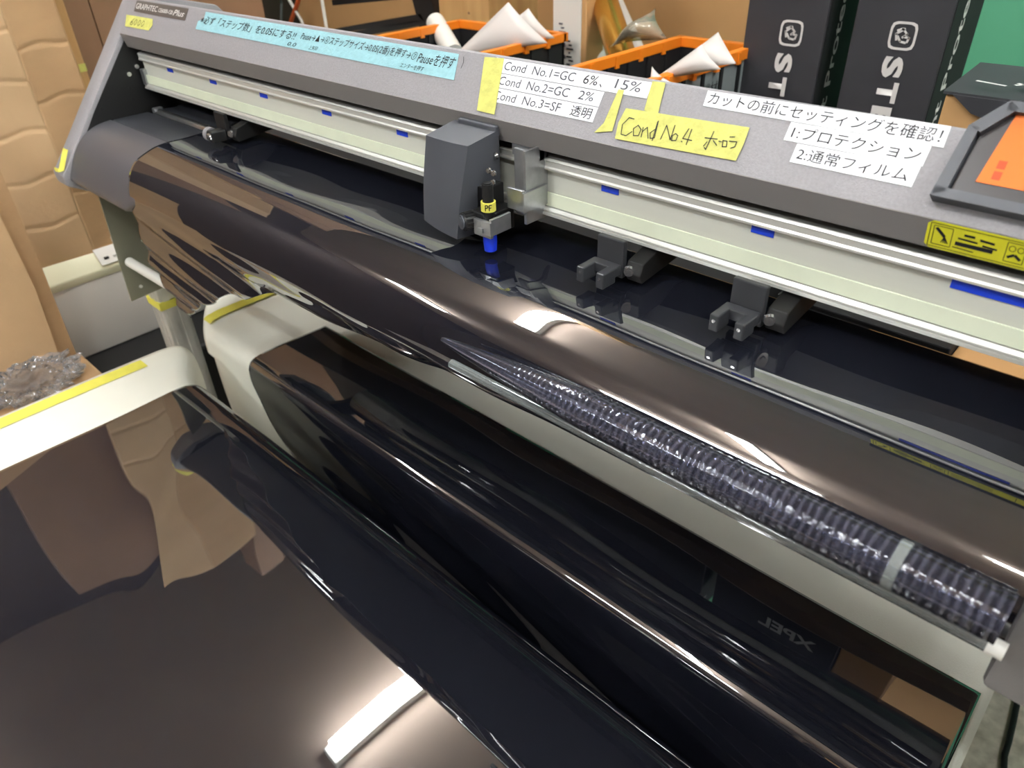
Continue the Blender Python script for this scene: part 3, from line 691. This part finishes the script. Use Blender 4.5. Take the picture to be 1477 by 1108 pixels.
# panel 1: nearer half coloured as lit, panel 2: half turned slightly, coloured as shaded
yA = at(0, 200, x=lx).y - .03; yB = at(35, 100, x=lx).y; yC = at(88, 30, x=lx).y + .01
def wavy_sheet(x_of, y0, y1, z0, z1, creases, m, name, parent, label=None):
    nv_ = 520; nu_ = 24
    def fn(u, v):
        y = y0 + (y1 - y0) * u; z = z0 + (z1 - z0) * v; x = x_of(y)
        for c in creases: x -= .0020 * math.exp(-((z - c - .004 * math.sin(y * 60 + c * 9)) / .004) ** 2)
        x += .0015 * math.sin(z * 30 + y * 20)
        return (x, y, z)
    o = grid(name, fn, nu_, nv_, m, parent, .005)
    if label: o['label'] = label
    return o
wavy_sheet(lambda y: lx, yA, yB, 0.0, 1.6, [.46, .56, .66, .755, .85, .945, 1.04, 1.13], M['board_lit'], 'panel', cb, 'cardboard panel coloured as the lit half, with cross creases')
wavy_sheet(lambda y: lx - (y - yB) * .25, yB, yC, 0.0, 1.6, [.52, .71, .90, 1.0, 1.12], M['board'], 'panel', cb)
# dark cardboard flat at the very front left
fc = thing('cardboard_box', 'large brown cardboard box at the far left beside the cream flap', 'box', (-.4, .2, 0))
poly = [at(-60, 150, x=-.30), at(0, 245, x=-.30), at(60, 385, x=-.30), at(128, 560, x=-.30), at(128, 600, x=-.30)]
zb_ = 0.0
poly2 = [Vector((-.30, .02, .95)), at(-10, 225, x=-.30), at(0, 245, x=-.30), at(60, 385, x=-.30), at(130, 560, x=-.30)]
pe = poly2[-1]; poly2 += [Vector((-.30, pe.y + .03, 0)), Vector((-.30, .02, 0))]
MB().prism(poly2, (-.006, 0, 0)).build('side_panel', M['board'], fc)
pq = [poly2[1] + Vector((.0, -.035, -.01)), poly2[3] + Vector((0, -.03, -.03)), pe + Vector((0, -.04, 0)), Vector((-.298, pe.y - .02, 0)), Vector((-.298, .0, 0)), Vector((-.298, .0, .75))]
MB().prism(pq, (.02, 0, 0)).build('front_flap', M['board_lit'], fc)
MB().box(-.85, -.31, .02, .06, 0, .70).build('back_panel', M['board_dark'], fc)
# dark sheet painted in for the shaded gap between the cardboards
MB_ = MB().box(-.60, -.52, .10, .44, 0, 1.5); tag(MB_.build('board', M['board_dark']), 'dark brown sheet added for the shaded gap behind the folded cardboard at the far left', 'board')
# wood strip and brown panel
yw = at(100, 60, x=-.58).y
ws = thing('wood_strip', 'pale wooden strip standing upright with a bit of yellow tape', 'wood strip', (-.58, yw, 0))
MB().box(-.595, -.570, yw - .012, yw + .012, 0, 1.6, .001).build('strip', M['wood'], ws)
pz = at(118, 98, x=-.569)
MB().box(-.5975, -.5685, yw - .002, yw + .0125, pz.z - .008, pz.z + .008).build('tape', M['yellow_tape'], ws)
cpb = thing('cupboard', 'plain dark brown cupboard behind the left end of the machine', 'cupboard', (-.66, .9, 0))
MB().box(-.72, -.62, .60, .675, 0, 1.9, .001).build('side_panel', M['board_dark'], cpb)
MB().box(-.72, -.625, .679, 1.10, 0, 1.9, .001).build('door', M['board_dark'], cpb)
# appliance
ap = thing('dehumidifier', 'off-white appliance with ivory top and small buttons by the cardboard', 'appliance', (-.5, .45, .28))
ax = -.43
lf = at(60, 420, x=ax); lb = at(127, 513, x=ax); rt = at(175, 388, x=ax); rb2 = at(236, 474, x=ax)
ztop = lf.z; zbot = (lb.z + rb2.z) / 2
MB().box(ax - .20, ax, lf.y, .72, zbot, ztop - .012, .006).build('body', M['applwhite'], ap, True)
top = [(ax - .18, lf.y + .02, ztop + .035), (ax - .03, lf.y + .012, ztop + .035)]
b = MB(); b.prism([(ax + .003, lf.y - .006, ztop - .014), (ax + .003, lf.y - .006, ztop + .004), (ax - .03, lf.y, ztop + .036), (ax - .17, lf.y, ztop + .036), (ax - .203, lf.y - .006, ztop + .004), (ax - .203, lf.y - .006, ztop - .014)], (0, .73 - lf.y, 0), .003)
b.build('lid', M['ivory'], ap, True)
yk = at(140, 375, x=ax - .02).y
kp = MB(); kp.prism([(ax + .001, yk, ztop + .010), (ax - .029, yk, ztop + .039), (ax - .029, yk + .15, ztop + .039), (ax + .001, yk + .15, ztop + .010)], (.002, 0, .002)); kpo = kp.build('control_panel', M['applwhite'], ap)
for k in range(5): MB().box(ax - .010, ax - .004, yk + .012 + k * .02, yk + .022 + k * .02, ztop + .020, ztop + .0245).build('button', M['white'] if k else M['dark'], kpo)
MB().box(ax - .06, ax - .02, yk + .05, yk + .12, ztop + .036, ztop + .055, .004).build('handle', M['white'], ap)
bl = MB().box(ax - .30, ax + .16, lf.y - .10, .80, zbot - .28, zbot - .001, .01); tag(bl.build('plastic_crate', M['dark']), 'black plastic crate under the off-white appliance', 'crate')
tag(MB().box(ax - .28, ax + .14, lf.y - .08, .78, 0, zbot - .281, .01).build('storage_box', M['board_dark']), 'brown box on the floor under the black crate', 'box')
# crumpled clear wrap
bmw = bmesh.new(); bmesh.ops.create_icosphere(bmw, subdivisions=5, radius=1)
cw = at(45, 548, x=-.26)
for v in bmw.verts:
    p = v.co; n_ = 1 + .22 * math.sin(p.x * 9 + 3 * math.sin(p.y * 7)) * math.sin(p.z * 8 + p.y * 5) + .12 * math.sin(p.x * 23 + p.z * 19) + .07 * math.sin(p.y * 41 + p.x * 33)
    v.co = Vector((p.x * .05 * n_, p.y * .085 * n_, p.z * .034 * n_)) + cw
me = bpy.data.meshes.new('plastic_wrap'); bmw.to_mesh(me); bmw.free(); o = link('plastic_wrap', me, M['clear_wrap'], None, False)
tag(o, 'crumpled clear plastic wrap lying beside the cream flap at the left', 'plastic wrap')
tag(MB().box(-.36, -.20, 0.0, cw.y + .12, 0, cw.z - .032, .004).build('cardboard_box', M['board']), 'low brown cardboard box under the crumpled clear wrap', 'box')

# ------------------------------------------------------------ right and back background
sh = thing('storage_bench', 'low plywood bench behind the cutting machine holding crates and cartons', 'bench', (.3, 1.3, 0))
MB().box(-.60, 1.75, .755, 2.0, .715, .74, .002).build('bench_top', M['shelfwood'], sh)
for x in (-.59, .5, 1.69):
    for y in (.77, 1.93): MB().box(x, x + .05, y, y + .05, 0, .715).build('leg', M['shelfwood'], sh)
tag(MB().box(.62, 1.12, .93, 1.35, 0, .66, .004).build('storage_box', M['carton_side']), 'big black box on the floor under the bench', 'box')

def crate(name_label, x0, x1, y0, y1, z0, z1, tagtxt=False):
    t = thing('plastic_crate', name_label, 'crate', ((x0 + x1) / 2, (y0 + y1) / 2, z0), 'orange rimmed black crates on the bench')
    th = .006; hr = .016
    b = MB(); b.box(x0, x1, y0, y0 + th, z0, z1 - hr); b.box(x0, x1, y1 - th, y1, z0, z1 - hr); b.box(x0, x0 + th, y0, y1, z0, z1 - hr); b.box(x1 - th, x1, y0, y1, z0, z1 - hr); b.box(x0, x1, y0, y1, z0, z0 + th)
    for k in range(1, 6):
        yy = y0 + (y1 - y0) * k / 6; b.box(x0 + th, x0 + th + .004, yy, yy + .008, z0, z1 - hr); b.box(x1 - .0, x1 + .004, yy, yy + .008, z0, z1 - hr)
    b.build('crate_body', M['carton_side'], t)
    b = MB(); e = .006
    b.box(x0 - e, x1 + e, y0 - e, y0 + .008, z1 - hr, z1, .001); b.box(x0 - e, x1 + e, y1 - .008, y1 + e, z1 - hr, z1, .001); b.box(x0 - e, x0 + .008, y0, y1, z1 - hr, z1, .001); b.box(x1 - .008, x1 + e, y0, y1, z1 - hr, z1, .001)
    for k in range(1, 5):
        yy = y0 + (y1 - y0) * k / 5; b.box(x0 - e - .002, x0 + .009, yy, yy + .010, z1 - .02, z1 - .002); b.box(x1 - .009, x1 + e + .002, yy, yy + .010, z1 - .02, z1 - .002)
    b.build('crate_rim', M['orange'], t)
    return t
zc = at(985, 52, y=1.22).z; zc = 1.004
cyn = at(800, 100, z=zc); cyf = at(985, 52, z=zc); cxr = at(1078, 66, z=zc)
c1 = crate('orange rimmed black crate next to the black cartons', cyf.x - .005, max(cxr.x, cyf.x + .14), .90, cyf.y, .741, zc)
lbl = MB().box(cxr.x + .0045, cxr.x + .0065, .93, cyf.y - .03, .86, zc - .018).build('side_label', M['greybox'], c1)
text('55幅 端材', (cxr.x + .0072, 1.02, zc - .055), (0, 1, 0), (0, 0, 1), .10, .020, M['ink'], lbl, 'handwriting', shear=.1)
p1 = at(660, 78, z=.985); p2 = at(797, 50, z=.985)
c2 = crate('orange rimmed black crate holding big white sheets beside the wooden post', p2.x - .30, p2.x + .005, p1.y - .04, p2.y + .03, .741, .985)
# paper sheets
def sheet(pts, th, label, m='paper', group='loose white film offcuts in the crates', bow=.01):
    a, b_, c = [Vector(p) for p in pts]
    n_ = (b_ - a).cross(c - a).normalized(); N = 10; vs = []; ids = {}; fs = []
    for i in range(N + 1):
        for j in range(N + 1 - i):
            u = i / N; v = j / N; w_ = 1 - u - v
            ids[(i, j)] = len(vs); vs.append(a * w_ + b_ * u + c * v + n_ * bow * 27 * u * v * w_ + n_ * bow * math.sin(u * 3) * .6)
    for i in range(N):
        for j in range(N - i):
            fs.append((ids[i, j], ids[i + 1, j], ids[i, j + 1]))
            if j < N - i - 1: fs.append((ids[i + 1, j], ids[i + 1, j + 1], ids[i, j + 1]))
    me = bpy.data.meshes.new('film_offcut'); me.from_pydata(vs, [], fs); me.update(); o = link('film_offcut', me, M[m], None, True)
    md = o.modifiers.new('Solidify', 'SOLIDIFY'); md.thickness = .0012
    return tag(o, label, 'offcut', group)
yo = 1.10
sheet([at(650, 85, y=1.08), at(790, 62, y=1.12), at(733, 3, y=1.12)], .001, 'big pointed white sheet standing in the crate beside the wooden post')
sheet([at(690, 70, y=1.16), at(800, 55, y=1.18), at(762, 12, y=1.18)], .001, 'narrow translucent sheet behind the big pointed white one')
sheet([at(945, 116, y=1.02), at(1062, 92, y=1.02), at(1036, 46, y=1.06)], .001, 'tall pointed white sheet in the crate next to the black cartons')
sheet([at(935, 120, y=.99), at(1040, 100, y=.99), at(1012, 64, y=1.0)], .001, 'shorter pointed white sheet in front of the tall one')
sheet([at(938, 118, y=.96), at(975, 122, y=.96), at(940, 96, y=.96)], .001, 'small white corner low in the crate next to the black cartons')

# tall black cartons
def tall_box(pL, pR, pRb, y, depth, zbase, label, wordlen):
    """pL,pR: pixels of the lower front corners"""
    a = at(*pL, y=y); b_ = at(*pR, y=y); x0, x1 = a.x, b_.x; z0 = zbase
    t = thing('long_carton', label, 'carton', ((x0 + x1) / 2, y, z0), 'tall black film cartons standing on the bench')
    H = 1.30
    MB().box(x0, x1, y, y + depth, z0, H, .002).build('carton_body', M['carton_black'], t)
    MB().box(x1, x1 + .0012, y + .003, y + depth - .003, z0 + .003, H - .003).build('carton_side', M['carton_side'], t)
    return t, x0, x1, H
def spaced(txt, anchor_px, y, x, parent): pass
tA, ax0, ax1, H = tall_box((1063, 130), (1170, 150), None, 1.2, .13, .90, 'left one of two tall black cartons printed with a white logo', 2)
tB, bx0, bx1, H = tall_box((1207, 150), (1333, 173), None, 1.2, .13, .90, 'right one of two tall black cartons, beside the green wall', 3)
for t, x0, x1, logo, word, ltr in ((tA, ax0, ax1, (1141, 48), 'STEK', [(1129, 91), (1120, 124)]), (tB, bx0, bx1, (1302, 52), 'STEK', [(1286, 97), (1278, 133), (1268, 168)])):
    y = 1.1985
    c = at(*logo, y=y); r = .0185
    # rounded square ring
    b = MB(); n = 24; ro, ri = [], []
    for k in range(n):
        a = k / n * 2 * math.pi; ca, sa = math.cos(a), math.sin(a); q = (abs(ca) ** 5 + abs(sa) ** 5) ** (-1 / 5)
        ro.append(Vector((c.x + ca * q * r, y, c.z + sa * q * r))); ri.append(Vector((c.x + ca * q * r * .82, y, c.z + sa * q * r * .82)))
    for k in range(n): b.quad(ro[k], ro[(k + 1) % n], ri[(k + 1) % n], ri[k])
    b.build('logo_frame', M['print_white'], t)
    strokes([[(-.45, .35), (-.1, .5), (.3, .15), (.0, -.1)], [(-.35, -.05), (-.1, -.4), (.3, -.45)], [(.05, .5), (-.5, .1), (-.4, -.3)], [(.1, -.05), (.5, -.1), (.4, -.4)]], (c.x, y, c.z), (1, 0, 0), (0, 0, 1), r, .0030, M['print_white'], t, 'logo_mark', .0002)
    for chh, (px, py) in zip(word, ltr):
        cc = at(px, py, y=y)
        text(chh, (cc.x - .0135, y, cc.z + .0145), (0, 0, -1), (1, 0, 0), .029, .029, M['print_white'], t, 'lettering', bold=.05, lift=.0003)
    zP = at(1374, 126, x=x1 + .0013).z if t is tB else at(1211, 122, x=x1 + .0013).z
    zP = at(1374, 126, y=1.26).z if t is tB else at(1211, 122, y=1.26).z
    text('Paint Protection', (x1 + .0013, 1.255, zP - .122), (0, 0, 1), (0, -1, 0), .345, .022, M['print_white'], t, 'lettering', bold=.015, lift=.0004)
pb = MB().box(ax0 - .05, bx1 + .06, 1.12, 1.42, .741, .899, .004); tag(pb.build('carton', M['carton_side']), 'flat black carton lying under the two tall black cartons', 'carton')

# upside down black box low behind the machine, seen only mirrored in the film
xb = thing('carton', 'black carton standing upside down low behind the machine, white print on front', 'carton', (1.06, .85, .74))
MB().box(1.00, 1.19, .764, .862, .741, .835, .002).build('carton_body', M['carton_side'], xb)
text('XPEL', (1.162, .7632, .789), (-1, 0, 0), (0, 0, -1),   .085, .023, M['white'], xb, 'lettering', bold=.03)
MB().box(1.191, 1.26, .768, .86, .741, .825, .002).build('carton_end', M['kraft'], xb)
tag(MB().box(-.30, .98, .765, .86, .741, .826, .002).build('long_carton', M['carton_side']), 'long flat black carton added along the front edge of the bench to block reflections', 'carton')  # unseen, added to keep the green wall out of the basket film's reflection

tag(MB().box(.50, .985, .872, .885, .741, .875, .001).build('cardboard_sheet', M['kraft']), 'brown cardboard strip standing upright behind the long flat black carton', 'cardboard')
# right open carton behind the hood
oc = thing('open_carton', 'brown carton with dark printed flap right behind the control panel', 'carton', (1.2, .80, .80))
yb = .90
q = [at(1352, 178, y=yb), at(1366, 128, y=yb)]
ocz = at(1366, 130, y=yb).z; ocx = at(1353, 175, y=yb).x
MB().box(ocx, ocx + .34, yb, yb + .16, .741, ocz - .004, .002).build('carton_body', M['kraft'], oc)
MB().prism([(ocx - .002, yb - .004, ocz - .003), (ocx + .34, yb - .004, ocz - .003), (ocx + .34, yb + .12, ocz + .006), (ocx - .002, yb + .11, ocz + .006)], (0, 0, .003)).build('printed_flap', M['carton_black'], oc)
MB().prism([(ocx + .008, yb - .0065, ocz - .002), (ocx + .10, yb - .0065, ocz - .002), (ocx + .10, yb - .0065, ocz - .035), (ocx + .03, yb - .0065, ocz - .018)], (0, .002, 0)).build('folded_flap', M['carton_black'], oc)
text('GOLD', (ocx + .022, yb + .02, ocz + .0045), (1, .0, 0), (0, 1, .07), .07, .025, M['print_white'], oc, 'lettering', shear=.4, bold=.02) if False else None
for (a, c_) in (((.020, .02), (.050, .012)), ((.056, .02), (.066, .030)), ((.056, .030), (.072, .020)), ((.076, .018), (.080, .030)), ((.080, .030), (.096, .024))):
    A = Vector((ocx + a[0], yb + a[1], ocz + .0085)); C_ = Vector((ocx + c_[0], yb + c_[1], ocz + .0085)); d = (C_ - A).normalized(); s_ = Vector((0, 0, 1)).cross(d) * .0022
    MB().quad(A - s_, C_ - s_, C_ + s_, A + s_).build('print_mark', M['print_white'], oc)


# tall rolls and label box behind crates
def slab(pts, y, d, m, name, label, cat, group=None):
    P = [at(*p, y=y) for p in pts]; t = thing(name, label, cat, (P[0].x, y, .742), group); MB().prism(P, (0, d, 0), .002).build('body', m, t); return t
lbx0, lbx1 = at(799, 60, y=1.28).x, at(838, 60, y=1.28).x
t = thing('narrow_carton', 'narrow white carton with small printed barcode label behind the crates', 'carton', (lbx0, 1.28, .742))
MB().box(lbx0, lbx1 + .012, 1.281, 1.34, .742, 1.25, .002).build('body', M['kraft'], t)
MB().box(lbx0, lbx1, 1.278, 1.2805, .80, 1.249).build('white_face', M['white'], t)
for k, (px, py) in enumerate([(806, 55), (806, 35), (817, 60)]):
    c = at(px, py, y=1.277)
    for j in range(9): MB().box(c.x + (.006 if j % 2 else 0), c.x + .010 + .004 * (j % 3), 1.2768, 1.2774, c.z - j * .0075, c.z - j * .0075 + .003).build('print_line', M['ink'] if k == 2 else M['greyink'], t)
def roll(p0, p1, r, m, name, label, cat='roll', y0=1.3, y1=1.3, core=True):
    a = at(*p0, y=y0); c = at(*p1, y=y1); d = (a - c); 
    k = (c.z - .745 - r) / (a.z - c.z); low = c - d * k if k > 0 else c
    t = thing(name, label, cat, low); MB().cyl(low, a, r, n=32).build('sheet_winding', m, t, True)
    MB().cyl(a, a + d.normalized() * .004, r * .55, n=24).build('core', M['kraft'], t, True)
    MB().cyl(low - d.normalized() * .002, low, r * .55, n=24).build('core', M['kraft'], t, True)
    return t
roll((852, -60), (898, 85), .027, M['gold'], 'film_roll', 'gold film roll leaning behind the crates', 'roll', 1.45, 1.22)
roll((835, -60), (868, 100), .024, M['white'], 'film_roll', 'white roll standing just left of the gold roll', 'roll', 1.50, 1.33)
roll((862, -60), (915, 60), .014, M['paper'], 'film_roll', 'thin white roll leaning just right of the gold roll', 'roll', 1.62, 1.45)
sheet([at(878, 68, y=1.2), at(965, 58, y=1.2), at(945, 12, y=1.22)], .001, 'clear curled plastic sheet leaning beside the gold roll', 'clear_sheet', None, .03)
# kraft panels behind
tag(MB().box(at(700, 30, y=1.75).x, at(1078, 30, y=1.75).x, 1.75, 1.80, .742, 1.5, .003).build('cardboard_sheet', M['kraft']), 'large brown cardboard panel standing behind the crates and rolls', 'cardboard')
# pine post
px0, px1 = at(634, 20, y=1.3).x, at(705, 20, y=1.3).x
pt = thing('wooden_post', 'square pine post with a dark knot between white roll and crate', 'post', (px0, 1.3, 0))
MB().box(px0, px1, 1.3, 1.3 + (px1 - px0), .741, CEIL, .002).build('post', M['wood'], pt)
kz = at(676, 19, y=1.2990); MB().cyl((kz.x, 1.2992, kz.z), (kz.x, 1.3002, kz.z), .003, n=10).build('knot', M['board_dark'], pt)
# pale carton with black bracket things
yk = 1.55
kx0, kx1 = at(432, 30, y=yk).x, at(640, 30, y=yk).x
tag(MB().box(kx0, kx1, yk, yk + .18, .742, 1.55, .003).build('cardboard_box', M['kraft']), 'large pale brown carton behind the black monitor frame', 'box')
mf = thing('monitor_frame', 'black angled metal frame standing in front of the pale carton', 'frame', at(560, 60, y=1.35))
for nm, pts, d in (('upper_bar', [(478, 0), (480, 8), (590, -2), (590, -14)], .05), ('diagonal_arm', [(592, -10), (618, -10), (634, 40), (606, 44)], .03), ('lower_tray', [(470, 44), (500, 46), (612, 30), (606, 20), (490, 40)], .06), ('tray_front', [(500, 47), (520, 53), (612, 36), (610, 28)], .02)):
    MB().prism([at(*p, y=1.35) for p in pts], (0, d, 0)).build(nm, M['black'], mf)
MB().box(at(600, 40, y=1.35).x, at(625, 40, y=1.35).x, 1.36, 1.39, .742, at(612, 44, y=1.36).z + .006).build('foot', M['black'], mf)
wr = thing('paper_roll', 'short thick white roll with thin white handle bar beside the pine post', 'roll', at(645, 60, y=1.2))
MB().cyl(at(655, 78, y=1.14), at(628, 32, y=1.2), .021, n=32).build('winding', M['white'], wr, True)
MB().cyl(at(520, 68, y=1.18), at(628, 44, y=1.24), .008, n=16).build('bar', M['white'], wr, True)
tag(MB().box(at(600, 80, y=1.2).x, at(690, 80, y=1.2).x, 1.10, 1.26, .742, at(655, 84, y=1.14).z - .02, .003).build('storage_box', M['black']), 'dark box under the short white roll', 'box')
tag(MB().box(at(452, 40, y=1.30).x - .02, at(600, 60, y=1.30).x, 1.285, 1.335, .742, at(530, 62, y=1.30).z, .003).build('drawer_box', M['white']), 'white low box in front of the pale carton', 'box')
MBp = MB().cyl((at(466, 10, y=1.26).x, 1.26, .742), (at(466, 10, y=1.26).x, 1.26, 1.3), .0045, n=12); tag(MBp.build('white_pole', M['white']), 'thin white upright pole in front of the pale carton', 'pole')
# hose, cables, white cylinder
hxp = at(366, 10, y=1.15); b = MB(); 
b.tube([(hxp.x, 1.15, .742 + i * .0028) for i in range(220)], lambda i: .024 if i % 4 < 2 else .0205, 16); tag(b.build('ribbed_hose', M['hose'], None, True, 80), 'grey ribbed hose standing upright before the green wall', 'hose')
cxp = at(285, 5, y=1.0); tag(MB().cyl((cxp.x, 1.0, .742), (cxp.x, 1.0, 1.25), .026, n=28).build('white_tube', M['white'], None, True), 'smooth white tube standing beside the brown cupboard', 'tube')
tag(MB().box(-.60, -.30, .93, 1.22, .7405, .7415).build('mat', M['kraft']), 'thin brown mat on the bench under the tube and hose', 'mat')
b = MB(); b.tube([at(p[0], p[1], y=1.5) + Vector((0, 0, 0)) for p in [(437, -30), (430, 2), (420, 30), (412, 60), (405, 110)]], .007, 8); tag(b.build('orange_cable', M['orange_cable'], None, True, 80), 'orange cable hanging before the green wall', 'cable')
b = MB(); b.tube([at(p[0], p[1], y=1.5) for p in [(400, -30), (420, 5), (435, 30), (445, 60), (455, 110)]], .005, 8); tag(b.build('white_cable', M['white'], None, True, 80), 'white cable crossing the orange cable at the green wall', 'cable')
b = MB(); b.tube([at(p[0], p[1], y=1.6) for p in [(398, -30), (406, 5), (405, 60), (400, 110)]], .004, 8); tag(b.build('grey_cable', M['greybox'], None, True, 80), 'thin grey cable left of the orange cable', 'cable')
# floor cable at right
c0 = [at(p[0], p[1], z=.006) for p in [(1490, 960), (1477, 985), (1468, 1010), (1462, 1040), (1455, 1070), (1449, 1090), (1447, 1130)]]
b = MB(); b.tube(c0, .005, 8); tag(b.build('black_cable', M['ink'], None, True, 80), 'black cable lying on the stone patterned floor at lower right', 'cable')

# ------------------------------------------------------------ things behind the photographer, seen mirrored in the film
rk = thing('storage_rack', 'brown storage rack against the front wall', 'rack', (1.0, -2.1, 0))
for z in (.35, .85, 1.35): MB().box(-.6, 2.6, -2.35, -1.95, z, z + .03).build('shelf', M['shelfwood'], rk)
for x in (-.62, .98, 2.58): MB().box(x, x + .04, -2.35, -1.95, 0, 1.9).build('upright', M['shelfwood'], rk)
nice = {'white': 'white', 'board': 'brown', 'carton_black': 'black', 'kraft': 'kraft', 'paper': 'pale grey'}
for z, lev in ((.38, 'lower'), (.88, 'middle')):
    for k, (x, wd, hh, cn) in enumerate([(-.55, .30, .30, 'board'), (-.15, .25, .36, 'white'), (.20, .22, .20, 'carton_black'), (.50, .28, .33, 'kraft'), (1.10, .30, .24, 'paper'), (1.50, .24, .36, 'white'), (1.85, .28, .28, 'board'), (2.20, .26, .34, 'carton_black')]):
        if lev == 'middle': cn = ['paper', 'kraft', 'white', 'carton_black', 'board', 'kraft', 'paper', 'white'][k]; hh = .55 - hh
        o = MB().box(x, x + wd, -2.3, -2.0, z + .001, z + hh, .003).build('storage_box', M[cn])
        side = ['at its left end', 'second from its left end', 'third from its left end', 'just left of the middle upright', 'just right of the middle upright', 'third from its right end', 'second from its right end', 'at its right end'][k]
        tag(o, nice[cn] + ' box on the %s rack shelf %s' % (lev, side), 'box', 'storage boxes on the rack')
